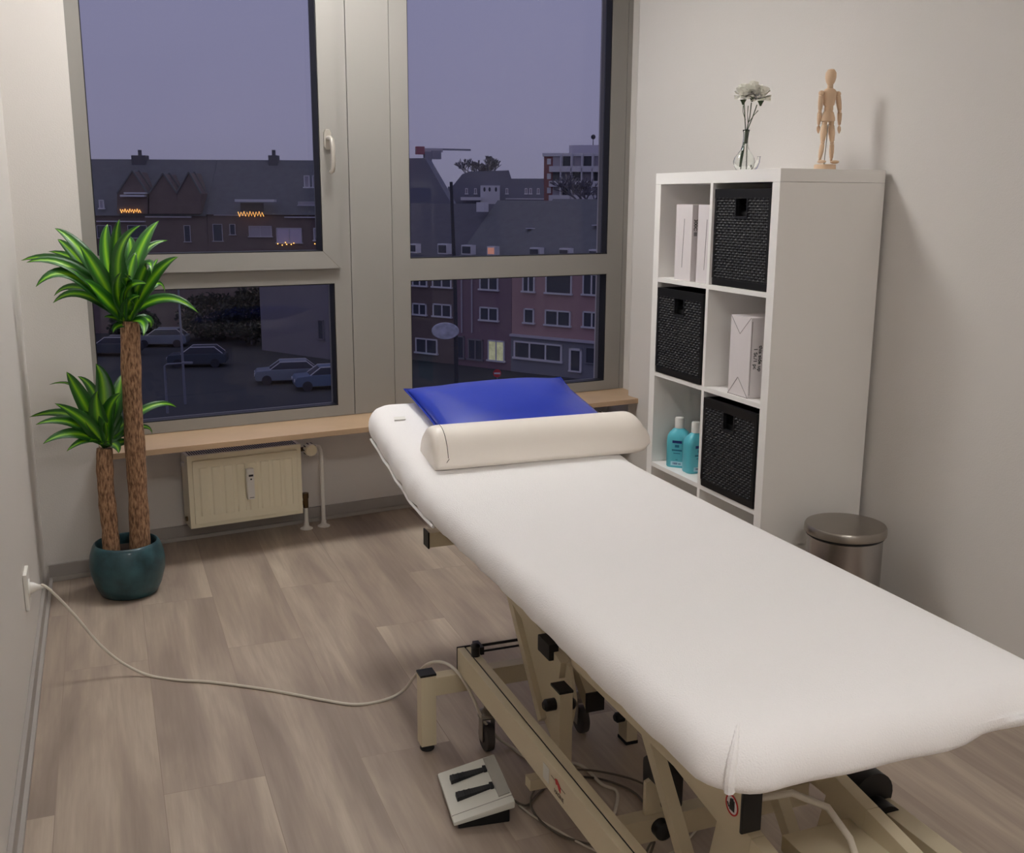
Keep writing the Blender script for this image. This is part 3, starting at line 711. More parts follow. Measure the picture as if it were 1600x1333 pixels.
# cross bar with the two floor posts
T(MB().box(-1.60, -.93, -.384, -.348, .150, .199), 'cross_bar', cream_m, bevel=.002)
T(MB().box(-1.60, -.93, -1.55, -1.51, .150, .199), 'cross_bar', cream_m, bevel=.002)
for x in (-1.638, -.935):
    for y in (-.384, -1.55):
        T(MB().box(x, x+.040, y, y+.038, .016, .205), 'floor_post', cream_m, bevel=.002)
        T(MB().box(x-.0008, x+.0408, y-.0008, y+.0388, .205, .211), 'post_cap', black_m, bevel=.001)
        T(MB().lathe([(.017, 0), (.019, .004), (.017, .010), (.018, .0165)], (x+.02, y+.019, 0), 20), 'rubber_foot', blk2_m, smooth=True)
# gas strut / cable rod
T(MB().tube([(-1.490, -.372, .262), (-1.00, -.372, .262)], .004, 8).tube([(-1.490, -.395, .257), (-1.00, -.395, .257)], .003, 8), 'cross_rod', black_m)
T(MB().box(-1.494, -1.478, -.405, -.36, .252, .272), 'rod_bracket', black_m)
# castors
def castor(x, y, side):
    w_ = T(MB().lathe([(.008, -.011), (.030, -.012), (.036, -.009), (.037, 0), (.036, .009), (.030, .012), (.008, .011)], (0, 0, 0), 28).xf(lambda a, b, c: (x+c, y+a, .0375+b)), 'castor_wheel', tyre_m, smooth=True)
    T(MB().cyl((x-.0135, y, .0375), (x+.0135, y, .0375), .013, seg=16), 'wheel_hub', chrome_m)
    fk = MB(); fk.box(x-.017, x-.0145, y-.014, y+.014, .03, .09).box(x+.0145, x+.017, y-.014, y+.014, .03, .09).box(x-.017, x+.017, y-.016, y+.016, .09, .093)
    T(fk, 'castor_fork', chrome_m)
    T(MB().lathe([(.020, 0), (.024, .004), (.024, .012), (.018, .018), (.008, .022), (.008, .10)], (x, y, .093), 24), 'castor_swivel', chrome_m, smooth=True)
castor(-1.478, -.425, 0); castor(-1.215, -.425, 1); castor(-1.03, -.425, 1)
T(MB().box(-1.235, -1.195, -.445, -.405, .19, .21), 'castor_mount', cream_m)
# inner posts with knobs
def knob(p, q, r=.0135):
    p, q = Vector(p), Vector(q); d = (q-p).normalized()
    T(MB().tube([p, q-d*.006, q], [r, r, r*.6], 18), 'clamp_knob', black_m, smooth=True)
T(MB().box(-1.43, -1.398, -.765, -.715, .07, .302), 'lift_post', cream_m, bevel=.002)
T(MB().box(-1.431, -1.397, -.766, -.714, .302, .308), 'post_cap', black_m, bevel=.001)
knob((-1.43, -.738, .268), (-1.458, -.738, .268), .014); knob((-1.398, -.738, .262), (-1.380, -.738, .262), .014)
T(MB().box(-1.135, -1.103, -.53, -.484, .008, .200), 'inner_post', cream_m, bevel=.002)
T(MB().box(-1.1356, -1.1024, -.5306, -.4834, .2, .2055), 'post_cap', black_m, bevel=.001)
T(MB().box(-1.136, -1.102, -.531, -.483, 0, .008), 'rubber_foot', blk2_m)
knob((-1.135, -.508, .07), (-1.160, -.508, .07))
T(MB().box(-1.494, -1.40, -.755, -.725, .075, .10), 'tie_bar', cream_m)
# lift arms: plates with a triangular opening (side view y, z)
def arm(x, poly, hole, name='lift_arm', th=.026):
    # built from the outline strips around the opening
    n = len(poly); v = []; f_ = []
    for xx in (x, x+th):
        for (y, z) in poly: v.append((xx, y, z))
        for (y, z) in hole: v.append((xx, y, z))
    N = 2*n
    for i in range(n):
        j = (i+1) % n
        f_ += [(i, j, n+j, n+i), (N+i, N+n+i, N+n+j, N+j), (i, N+i, N+j, j), (n+i, n+j, N+n+j, N+n+i)]
    T(MB().add(v, f_), name, cream_m)
def armset(x, dy, dz=0):
    poly = [(-.37+dy, .40+dz), (-.63+dy, .10+dz), (-.70+dy, .10+dz), (-.66+dy, .30+dz)]
    hole = [(-.415+dy, .365+dz), (-.60+dy, .165+dz), (-.625+dy, .165+dz), (-.605+dy, .315+dz)]
    arm(x, [poly[0], poly[1], poly[2], poly[3]], hole)
# struts given as bars in side view
def strut(x, pts, w=.03, th=.026, name='lift_arm'):
    m = MB()
    for (a, b) in zip(pts[:-1], pts[1:]):
        m.bar((x, a[0], a[1]), (x, b[0], b[1]), th, w, up=(0, 0, 1))
    T(m, name, cream_m, bevel=.002)
for x in (-1.38, -1.15):
    strut(x, [(-.33, .40), (-.565, .135)], .026); strut(x, [(-.33, .40), (-.68, .315)], .045)
    strut(x, [(-1.05, .40), (-1.27, .14)], .028); strut(x, [(-1.05, .40), (-1.44, .34), (-1.62, .31)], .045)
    T(MB().prism([(-.37, .38), (-.70, .33), (-.73, .26), (-.70, .17), (-.62, .10), (-.565, .125)], 0, x+.002, x+.010), 'arm_plate', cream_m)
    T(MB().prism([(-1.33, .36), (-1.62, .32), (-1.62, .20), (-1.27, .12)], 0, x+.004, x+.016), 'arm_plate', cream_m)
T(MB().box(-1.40, -1.10, -.35, -.31, .38, TZ-.115), 'pivot_beam', cream_m)
T(MB().box(-1.40, -1.10, -1.07, -1.03, .38, TZ-.115), 'pivot_beam', cream_m)
# drive tube with black end
T(MB().bar((-1.352, -.60, .325), (-1.28, -.60, .175), .0001, .0001) if False else MB().prism([(-.36, .395), (-.40, .43), (-.66, .235), (-.66, .190)], 0, -1.315, -1.270), 'drive_tube', cream_m, bevel=.002)
T(MB().box(-1.3165, -1.2685, -.664, -.659, .188, .237), 'end_cap', black_m, bevel=.001)
T(MB().box(-1.405, -1.380, -.645, -.575, .325, .365), 'end_cap', black_m, bevel=.003)
T(MB().box(-1.265, -1.24, -.70, -.64, .235, .285), 'lever', black_m, bevel=.006)
# second lower cross bar with motor mount
T(MB().box(-1.494, -1.02, -1.115, -1.080, .148, .198), 'cross_bar', cream_m, bevel=.002)
T(MB().prism([(-1.395, .198), (-1.395, .268), (-1.385, .272), (-1.32, .198)], 1, -1.10, -1.09), 'gusset', cream_m)
knob((-1.37, -1.115, .178), (-1.37, -1.140, .178), .019)
T(MB().prism([(-1.125, .215), (-1.125, .285), (-1.10, .300), (-1.05, .300), (-1.02, .275), (-1.025, .185)], 0, -1.362, -1.325), 'motor_housing', black_m, bevel=.008)
T(MB().cyl((-1.02, -1.30, .275), (-1.02, -1.20, .275), .045, seg=24), 'motor', black_m, smooth=True)
T(MB().cyl((-1.02, -1.34, .24), (-1.02, -1.28, .24), .035, seg=24), 'motor_end', black_m, smooth=True)
# box tube with the no-hands sign and black end cap
sgx, sgy = -1.425, -1.455
T(MB().box(-1.421, -1.387, -1.452, -.80, .386, .455), 'box_tube', cream_m, bevel=.002)
T(MB().box(-1.4225, -1.3855, -1.458, -1.4515, .384, .457), 'end_cap', black_m, bevel=.002)
sg = MB().lathe([(.0175, 0), (.0175, .0006)], (0, 0, 0), 32).xf(lambda a, b, c: (-1.421-c-.0002, -1.428+a, .4195+b)); sgo = T(sg, 'warning_sticker', paper_m, label='round white sticker with a red ring and a struck out hand')
rg = []
for k in range(33):
    t = 2*pi*k/32; rg.append((-1.4223, -1.428+.0165*cos(t), .4195+.0165*sin(t)))
T(MB().tube(rg, .0014, 6, False), 'red_ring', red_m, par=sgo)
hm = MB().box(-1.4224, -1.4216, -1.435, -1.421, .4095, .4215)
for k, (dy, l) in enumerate(((-.0055, .008), (-.002, .011), (.0015, .0105), (.005, .008))): hm.box(-1.4224, -1.4216, -1.428+dy-.0012, -1.428+dy+.0012, .4205, .4215+l*.9)
hm.bar((-1.422, -1.4205, .4125), (-1.422, -1.4155, .4195), .0008, .003, up=(1, 0, 0))
T(hm, 'hand_symbol', ink_m, par=sgo)
T(MB().box(-1.30, -1.16, -1.52, -1.40, .29, .32), 'foot_plate', cream_m, bevel=.002)
T(MB().tube([(-1.36, -1.40, .40), (-1.30, -1.42, .41), (-1.25, -1.45, .39), (-1.225, -1.48, .345), (-1.22, -1.49, .32)], .006, 10), 'motor_cable', grey_cord, smooth=True)
# rail stickers
stx = -1.5363
T(MB().box(stx-.0006, stx, -.955, -.925, .214, .248), 'round_badge', pale_m, label='small pale oval badge')
T(MB().prism([(-.985, .244), (-.995, .247), (-1.012, .238), (-1.012, .226), (-1.004, .229), (-.998, .236), (-.99, .234)], 0, stx-.0008, stx), 'red_emblem', red_m, label='small red emblem')
T(MB().bar((stx-.0003, -.965, .240), (stx-.0003, -.985, .240), .0004, .001).bar((stx-.0003, -1.012, .238), (stx-.0003, -1.035, .238), .0004, .001), 'emblem_lines', ink_m)
to = text_mesh('HAGINE', .0125, mat('grey_print', (110, 96, 84), .6), Matrix.Translation(-tp) @ basis((stx-.0004, -1.005, .217), (0, -1, 0), (0, 0, 1)), tb)

# fitted cover
z_prof = [(.055, TZ-.083), (.03, TZ-.084), (.012, TZ-.082), (.004, TZ-.076), (.0005, TZ-.066), (0, TZ-.055), (.0005, TZ-.044), (.003, TZ-.033), (.008, TZ-.022), (.016, TZ-.012), (.028, TZ-.005), (.044, TZ-.0015), (.07, TZ), (.11, TZ), (.16, TZ), (.22, TZ), (.28, TZ)]
v, f_ = slab(0, z_prof)
def wrinkle(x, y, z):
    # soft folds where the elastic hem pulls, strongest low on the sides and by the head-section hinge
    low = max(0, min(1, (TZ-z)/.05)); ox = 0
    edge = -1 if x < BC-.28 else (1 if x > BC+.28 else 0)
    amp = .0022*low*(1+2.2*math.exp(-((y+.12)/.16)**2))
    ox = edge*amp*(sin(y*43)+.6*sin(y*91+1.3))*.6
    zz = z + .0012*sin(y*6)*sin(x*7)
    if abs(y+.13) < .12 and z > TZ-.03: zz += .0022*math.exp(-((y+.15)/.02)**2)
    # the hem rides up at the near right corner
    if y < -1.5 and z < TZ-.05 and x > -1.18: zz += .014*min(1, (x+1.18)/.05)*min(1, (-1.5-y)/.1)
    oy = 0
    if y < -1.6: oy = .002*low*sin(x*38)
    # short diagonal pull folds on the long left side
    if edge < 0 or x < TX0+.06:
        for (yc, zc) in ((-.36, .03), (-.47, .045), (-.62, .04), (-.05, .05)):
            q = (y-yc)+(TZ-z-zc)*.8
            ox -= .0035*math.exp(-(q/.012)**2)*math.exp(-((TZ-z-zc)/.03)**2)
            zz += .0015*math.exp(-(q/.012)**2)*math.exp(-((x-TX0)/.05)**2)
    return (x+ox, y+oy, zz+lift(y))
fc = empty('fitted_cover', ((TX0+TX1)/2, -.64, TZ-.08), 0, 'white elasticated terry cover stretched over the treatment table', 'cover')
fcp = Vector(fc.location)
MB().add([wrinkle(*p) for p in v], f_).build('cover_cloth', sheet_m, fc, smooth=True, angle=3, shift=fcp)
# elastic hem cord under the head end
hem = []
for k in range(46):
    y = .29-k*.014; zz = TZ-.080+lift(y)+.0015*sin(k*.55)
    hem.append((TX0+.0015-.001*sin(k*.7), y, zz))
MB().tube(hem, .0038, 8).build('elastic_hem', sheet_m, fc, smooth=True, shift=fcp)
MB().add([(-1.535+a*.034+b*.004, .215+b*.022, TZ+lift(.215+b*.022)+.0035+c*.0012) for a in (0, 1) for b in (0, 1) for c in (0, 1)], [(0, 1, 3, 2), (4, 6, 7, 5), (0, 4, 5, 1), (2, 3, 7, 6), (0, 2, 6, 4), (1, 5, 7, 3)]).build('care_label', white_m, fc, shift=fcp)
# the stitched corner seam, a raised ridge
sm = []
cx_, cy_ = TX0+.085, TY0+.085
for k in range(22):
    t = k/21; a = pi*1.27+.02*sin(t*5); ins_z = [(.050, .0), (.03, -.004), (.014, -.014), (.005, -.03), (.001, -.055), (.006, -.078)]
    s_ = t*5; i = min(4, int(s_)); fr_ = s_-i
    ins = ins_z[i][0]*(1-fr_)+ins_z[i+1][0]*fr_; dz = ins_z[i][1]*(1-fr_)+ins_z[i+1][1]*fr_
    sm.append((cx_+(.087-ins)*cos(a), cy_+(.087-ins)*sin(a), TZ+dz+.001))
MB().tube(sm, [.0012+.0056*min(1, k/12)+.0010*(k % 2) for k in range(22)], 8).build('corner_seam', sheet_m, fc, smooth=True, shift=fcp)

# bolster: half round with a flat base, gathered ends
bo = empty('half_round_bolster', (-1.20, -.075, TZ), 0, 'cream vinyl half-round bolster lying across the table', 'bolster')
def bolster_mesh():
    n, m_ = 90, 40; L0, L1 = -1.520, -.880; v, f_ = [], []
    for i in range(n+1):
        t = i/n; x = L0+(L1-L0)*t
        e = min(t, 1-t)*(L1-L0); R_e = .03 if t < .5 else .055; k = 1 if e > R_e else (1-(1-e/R_e)**2.2)**.5 if e > 0 else 0
        kk = (.80+.20*k) if t < .5 else max(k, .42)
        for j in range(m_):
            a = j/m_
            # D section: flat underside then arch
            if a < .25: yy = -.078+.156*(a/.25); zz = .0035 if .02 < a < .23 else .007
            else:
                th = (a-.25)/.75*pi; yy = .080*cos(th)*(1+.05*sin(th)); zz = .007+.104*sin(th)**.92
            z_ = (.035*(1-kk) if t > .5 else 0)*(1 if zz > .0 else 0) + zz*(kk**.9 if zz > .01 else 1)
            v.append((x, -.075+yy*(.72+.28*kk), TZ+z_+lift(-.075)*.0+ .004))
    for i in range(n):
        for j in range(m_):
            j2 = (j+1) % m_; f_.append((i*m_+j, i*m_+j2, (i+1)*m_+j2, (i+1)*m_+j))
    f_.append(tuple(range(m_))[::-1]); f_.append(tuple(n*m_+j for j in range(m_)))
    return v, f_
v, f_ = bolster_mesh()
MB().add(v, f_).build('bolster_body', cream_v, bo, smooth=True, angle=2.5, shift=bo.location)
sp_ = [(-1.488, -.075+.0815*cos(t), TZ+.0125+.1045*sin(t)**.92) for t in [pi*(.5+.42*k/14) for k in range(15)]]
sp2 = [(-1.486, -.1555, TZ+.040), (-1.494, -.1535, TZ+.028), (-1.506, -.148, TZ+.014)]
MB().tube(sp_, .0008, 6).tube(sp2, .0008, 6).build('seam', stitch_m, bo, shift=bo.location)

# blue cushion
cu = empty('blue_cushion', (-1.19, .17, TZ+lift(.17)), 0, 'dark blue vinyl cushion on the raised head end of the table', 'cushion')
def cushion():
    n = 30; v, f_ = [], []
    for side in (1, -1):
        for j in range(n+1):
            for i in range(n+1):
                a, b_ = i/n*2-1, j/n*2-1
                prof = max(0, (1-abs(a)**2.6))*max(0, (1-abs(b_)**2.6)); h = prof**.55
                px_ = a*(1-.05*(1-abs(b_)**2)*(1 if abs(a) > .5 else 0)*(abs(a))**4); py_ = b_*(1-.05*(1-abs(a)**2)*abs(b_)**4)
                x = -1.192+px_*.268; y = .160+py_*.226+.010*px_
                wob = .003*sin(a*9+b_*4)*(abs(a)**2)+.004*sin(b_*8+a*3)*abs(b_)**3
                z = TZ+lift(y)+.028+side*h*(.052 if side > 0 else .0235)+wob*h + .012*max(0, abs(a*b_)-.5)
                v.append((x, y, z))
    q = (n+1)**2
    for s_ in (0, 1):
        for j in range(n):
            for i in range(n):
                k = s_*q+j*(n+1)+i; fc_ = (k, k+1, k+n+2, k+n+1); f_.append(fc_ if s_ == 0 else fc_[::-1])
    return v, f_
v, f_ = cushion()
MB().add(v, f_).build('cushion_body', blue_v, cu, smooth=True, angle=3, shift=cu.location)
ed = []
for k in range(121):
    t = k/120*4; s_ = int(t) % 4; fr_ = (t-int(t))*2-1
    a, b_ = {0: (fr_, -1), 1: (1, fr_), 2: (-fr_, 1), 3: (-1, -fr_)}[s_]
    px_ = a*(1-.05*(1-abs(b_)**2)*(1 if abs(a) > .5 else 0)*(abs(a))**4); py_ = b_*(1-.05*(1-abs(a)**2)*abs(b_)**4)
    x = -1.192+px_*.268; y = .160+py_*.226+.010*px_; ed.append((x, y, TZ+lift(y)+.028+.012*max(0, abs(a*b_)-.5)))
MB().tube(ed, .0022, 6, False).build('piping', blue_v, cu, smooth=True, shift=cu.location)

# ------------------------------------------------------------------ foot switch
fs_c = Vector((-1.585, -.640, 0)); fr = -.13
fsw = empty('foot_switch', fs_c, fr, 'pale grey two-pedal foot switch with a black base, on the floor beside the rail', 'foot switch')
# local frame: x across (low left -> high right), y away
def wedge(x0, x1, y0, y1, za0, za1, zb0, zb1):
    v = [(x0, y0, za0), (x1, y0, zb0), (x1, y1, zb0), (x0, y1, za0), (x0, y0, za1), (x1, y0, zb1), (x1, y1, zb1), (x0, y1, za1)]
    return v, [(0, 3, 2, 1), (4, 5, 6, 7), (0, 1, 5, 4), (1, 2, 6, 5), (2, 3, 7, 6), (3, 0, 4, 7)]
MB().add(*wedge(-.058, .060, -.095, .096, .001, .014, .001, .036)).build('switch_base', black_m, fsw, bevel=.003)
MB().add(*wedge(-.070, .070, -.105, .105, .014, .024, .040, .058)).build('switch_housing', pale_m, fsw, bevel=.004)
zs = lambda x: .024+(x+.070)/.140*.034
MB().add(*wedge(.040, .066, -.070, .098, zs(.044)-.001, zs(.044)+.001, zs(.072)-.001, zs(.072)+.001)).build('marking_panel', grey_p, fsw)
MB().add(*wedge(-.069, .069, -.0795, -.0785, zs(-.069)-.001, zs(-.069)+.0006, zs(.069)-.001, zs(.069)+.0006)).build('seam', fold_m, fsw)
for yc in (.052, -.022):
    m = MB(); k = 14
    for i in range(k):
        a = -.048+i*.080/k; w_ = .0125-.005*i/k; hgt = .010-.006*i/k
        m.add(*wedge(a, a+.080/k*.98, yc-w_, yc+w_, zs(a)-.001, zs(a)+hgt+.0012*(i % 2)*(i < 7), zs(a)-.001, zs(a)+hgt+.0008))
    m.box(.030, .038, yc-.011, yc+.011, zs(.038)-.001, zs(.038)+.005)
    m.build('pedal', tread_m, fsw, label='black ribbed rubber pedal')
def arrow(xc, yc, s_):
    pts = [(-.010, -.004), (0, -.004), (0, -.009), (.011, 0), (0, .009), (0, .004), (-.010, .004), (-.010, -.004)]
    pts = [(xc+s_*a, yc+b, zs(xc+s_*a)+.0014) for a, b in pts]
    MB().tube(pts, .0006, 5).build('arrow_mark', ink_m, fsw)
arrow(.053, .052, 1); arrow(.053, -.022, -1)
mk = MB()
for (x, y) in ((.047, .012), (.050, .019), (.057, .010), (.057, .020)): mk.box(x-.002, x+.002, y-.0025, y+.0025, zs(x), zs(x)+.0016)
mk.build('symbol_mark', ink_m, fsw)
def smooth_path(pts, n=8):
    pts = [Vector(p) for p in pts]; out = []
    P = [pts[0]]+pts+[pts[-1]]
    for i in range(1, len(P)-2):
        p0, p1, p2, p3 = P[i-1:i+3]
        for k in range(n):
            t = k/n; out.append(.5*((2*p1)+(p2-p0)*t+(2*p0-5*p1+4*p2-p3)*t*t+(3*p1-p0-3*p2+p3)*t**3))
    out.append(pts[-1]); return out
def world_child(m, name, mt, par, **k):
    o = m.build(name, mt, None, **k); o.parent = par; o.matrix_parent_inverse = (Matrix.Translation(par.location) @ Matrix.Rotation(par.rotation_euler.z, 4, 'Z')).inverted(); return o
fz = .0045
cab = smooth_path([(-1.51, -.69, .02), (-1.48, -.70, fz), (-1.43, -.66, fz), (-1.36, -.62, fz), (-1.27, -.66, fz), (-1.22, -.76, fz), (-1.27, -.88, fz), (-1.38, -.90, fz), (-1.46, -.82, fz), (-1.47, -.70, fz), (-1.40, -.62, .01), (-1.30, -.62, .014), (-1.19, -.72, .010), (-1.20, -.86, .01), (-1.30, -.95, .01), (-1.36, -1.05, .05), (-1.36, -1.08, .12)])
world_child(MB().tube(cab, .0026, 8), 'switch_cable', dark_cord, fsw, smooth=True)
cab2 = smooth_path([(-1.51, -.66, .02), (-1.49, -.72, fz), (-1.45, -.82, fz), (-1.40, -.92, fz), (-1.32, -.98, fz), (-1.24, -.97, fz), (-1.16, -.92, fz)])
world_child(MB().tube(cab2, .0024, 8), 'switch_cable', grey_cord, fsw, smooth=True)

# ------------------------------------------------------------------ socket and power cord
so = empty('wall_socket', (XL, .40, .30), 0, 'white wall socket with a plug in it, low on the left wall', 'socket')
MB().box(.0005, .011, -.045, .045, -.068, .038).build('socket_plate', white_m, so, bevel=.003)
for z in (-.015,):
    MB().lathe([(.026, 0), (.026, .003), (.020, .0035), (.019, .001), (.004, .001)], (0, 0, 0), 28).xf(lambda a, b, c: (.0112+c, a, z+b)).build('socket_insert', white_m, so, smooth=True)
pc_ = empty('power_cord', (XL+.05, .40, .285), 0, 'grey power cord running from the wall socket across the floor to the table', 'cord')
world_child(MB().tube([(XL+.013, .40, .285), (XL+.024, .40, .285), (XL+.036, .40, .2845), (XL+.050, .399, .284)], [.017, .014, .0075, .006], 16), 'plug', white_m, pc_, smooth=True)
def fl_(px, py, z=.0045):
    d = _f + RIGHT*((px-800)/FPX) - UP*((py-666.5)/FPX); return CAM + d*((z-CAM.z)/d.z)
pw = [(XL+.048, .399, .284), at_y(66, 914, .397), at_y(76, 920, .392), at_y(95, 938, .39), at_y(120, 965, .385), at_y(145, 995, .375), at_y(170, 1020, .36), at_y(200, 1041, .345), fl_(235, 1056), fl_(280, 1063), fl_(330, 1066), fl_(420, 1078), fl_(500, 1093), fl_(555, 1101), fl_(600, 1094), fl_(630, 1079, .03), fl_(652, 1052, .12), fl_(672, 1036, .2), fl_(695, 1036, .21), fl_(716, 1052, .205), fl_(738, 1088, .15), fl_(752, 1120, .10), fl_(775, 1150, .03), fl_(800, 1168), fl_(822, 1183), fl_(850, 1190), fl_(905, 1195), fl_(940, 1225), fl_(965, 1240), fl_(955, 1290)]
world_child(MB().tube(smooth_path(pw), .0040, 10), 'cord_cable', grey_cord, pc_, smooth=True)

# ------------------------------------------------------------------ ceiling lights
em_w = mat('diffuser_window', (255, 255, 255), .5); em_b = mat('diffuser_back', (255, 255, 255), .5)
em_s = mat('diffuser_side', (255, 255, 255), .5)
for m_, p in ((em_w, P_WIN), (em_s, P_SIDE), (em_b, P_BACK)):
    b = m_.node_tree.nodes['Principled BSDF']; b.inputs['Emission Color'].default_value = (*WARM, 1); b.inputs['Emission Strength'].default_value = p
for x, y, m_, lb, sz in ((-1.34, .88, em_w, 'square ceiling light panel near the window, right one of the two', .20), (-2.08, .75, em_s, 'square ceiling light panel near the left wall and the window', .20), (-1.75, -3.0, em_b, 'square ceiling light panel at the back of the room', .30)):
    c = empty('ceiling_light', (x, y, H), 0, lb, 'ceiling light')
    MB().box(-sz-.02, sz+.02, -sz-.02, sz+.02, -.03, -.0005).build('light_frame', white_m, c, bevel=.003)
    MB().box(-sz, sz, -sz, sz, -.036, -.0301).build('diffuser', m_, c)


# ------------------------------------------------------------------ outside: the street seen from an upper floor
GZ = -11.0
def ray(px, py): return _f + RIGHT*((px-800)/FPX) - UP*((py-666.5)/FPX)
class Fac:
    """a facade plane: passes the point seen at px at the given distance, turned by phi from facing the room"""
    def __init__(s, px, dist, phi=0):
        d = ray(px, 312); h = Vector((d.x, d.y, 0)); s.O = Vector((CAM.x, CAM.y, 0)) + h*dist; s.O.z = GZ
        a = -YAW - phi; s.a = a; s.t = Vector((cos(a), sin(a), 0)); s.n = Vector((-sin(a), cos(a), 0))
    def at(s, px, py, y=0):
        d = ray(px, py); k = ((s.O + s.n*y - CAM).dot(s.n))/d.dot(s.n); p = CAM + d*k - s.O
        return p.dot(s.t), p.z
    def rect(s, x0, y0, x1, y1, y=0):
        xm, ym = (x0+x1)/2, (y0+y1)/2
        return s.at(x0, ym, y)[0], s.at(x1, ym, y)[0], s.at(xm, y1, y)[1], s.at(xm, y0, y)[1]
    def root(s, name, label, cat, group=None): return empty(name, s.O, s.a, label, cat, group)
R_ = lambda d: d*pi/180
o_brick = mat('outdoor_dark_brick', (116, 102, 100), .9, var=.08, vscale=1.5); o_red = mat('outdoor_red_render', (176, 142, 142), .9, var=.05, vscale=.6)
o_grey = mat('outdoor_grey_render', (126, 122, 130), .9, var=.05, vscale=.6); o_roof = mat('outdoor_slate', (108, 110, 112), .8, var=.08, vscale=2)
o_roof2 = mat('outdoor_tile_roof', (92, 92, 100), .8, var=.1, vscale=2); o_white = mat('outdoor_white', (214, 212, 216), .7); o_pale = mat('outdoor_pale_wall', (190, 186, 196), .8)
o_glass = mat('outdoor_dark_glass', (70, 74, 86), .25); o_blind = mat('outdoor_blind', (170, 166, 176), .8); o_asph = mat('asphalt', (62, 64, 66), .9, var=.12, vscale=.3)
o_base = mat('outdoor_plinth', (128, 130, 140), .9); o_far = mat('far_roof_haze_tint', (118, 120, 134), .9); o_farw = mat('far_wall_haze_tint', (150, 150, 164), .9)  # far roof and wall: distance haze put into a lighter base colour
o_metal = mat('outdoor_metal', (126, 128, 138), .5); o_dark = mat('outdoor_dark_metal', (46, 48, 58), .6); o_bark = mat('outdoor_twigs', (112, 110, 122), .95); o_brickred = mat('outdoor_red_brick', (150, 96, 96), .9)
o_signred = mat('sign_red', (196, 50, 60), .5); o_lit = mat('lit_window_warm', (214, 146, 124), .6, emit=.35); o_lit2 = mat('lit_window_pale', (190, 190, 150), .6, emit=.28, var=.5, vscale=3)
o_fairy = mat('fairy_lights_glow', (255, 186, 96), .5, emit=1.6); o_litv = mat('lit_window_violet', (150, 140, 170), .6, emit=.10); o_purple = mat('outdoor_violet_wall', (132, 108, 120), .9)
gr = MB().box(-160, 240, 12, 420, GZ-.3, GZ).build('floor_street', o_asph); struct(gr); gr['label'] = 'dark asphalt street and car park outside'

def window_on(F, root, r, mull=1, m=None, frame=None, wdt=.10, sill=True, name='window'):
    s0, s1, z0, z1 = F.rect(*r); z0 -= 0; z1 -= 0
    f = MB(); w = wdt
    f.box(s0, s0+w, -.10, .05, z0, z1).box(s1-w, s1, -.10, .05, z0, z1).box(s0, s1, -.10, .05, z1-w, z1).box(s0-(.08 if sill else 0), s1+(.08 if sill else 0), -.18, .05, z0-w*(.6 if sill else 0), z0+w*.6)
    for k in range(mull):
        c = s0+(s1-s0)*(k+1)/(mull+1); f.box(c-w/2, c+w/2, -.10, .05, z0, z1)
    fo = f.build(name, frame or o_white, root)
    MB().box(s0+w*.5, s1-w*.5, -.04, .04, z0+.02, z1-.02).build('pane', m or o_glass, fo)
    return fo
def body(F, root, px0, px1, top, depth, m, name='wall', bot=None):
    s0 = F.at(px0, top)[0]; s1 = F.at(px1, top)[0]; z = F.at((px0+px1)/2, top)[1]
    MB().box(s0, s1, .02, depth, 0 if bot is None else bot, z).build(name, m, root); return s0, s1, z
def roof(F, root, s0, s1, ze, zr, run, m, over=.3, name='roof'):
    MB().prism([(-over, ze-.1), (run, zr), (run*2, ze-.1)], 0, s0, s1).build(name, m, root)

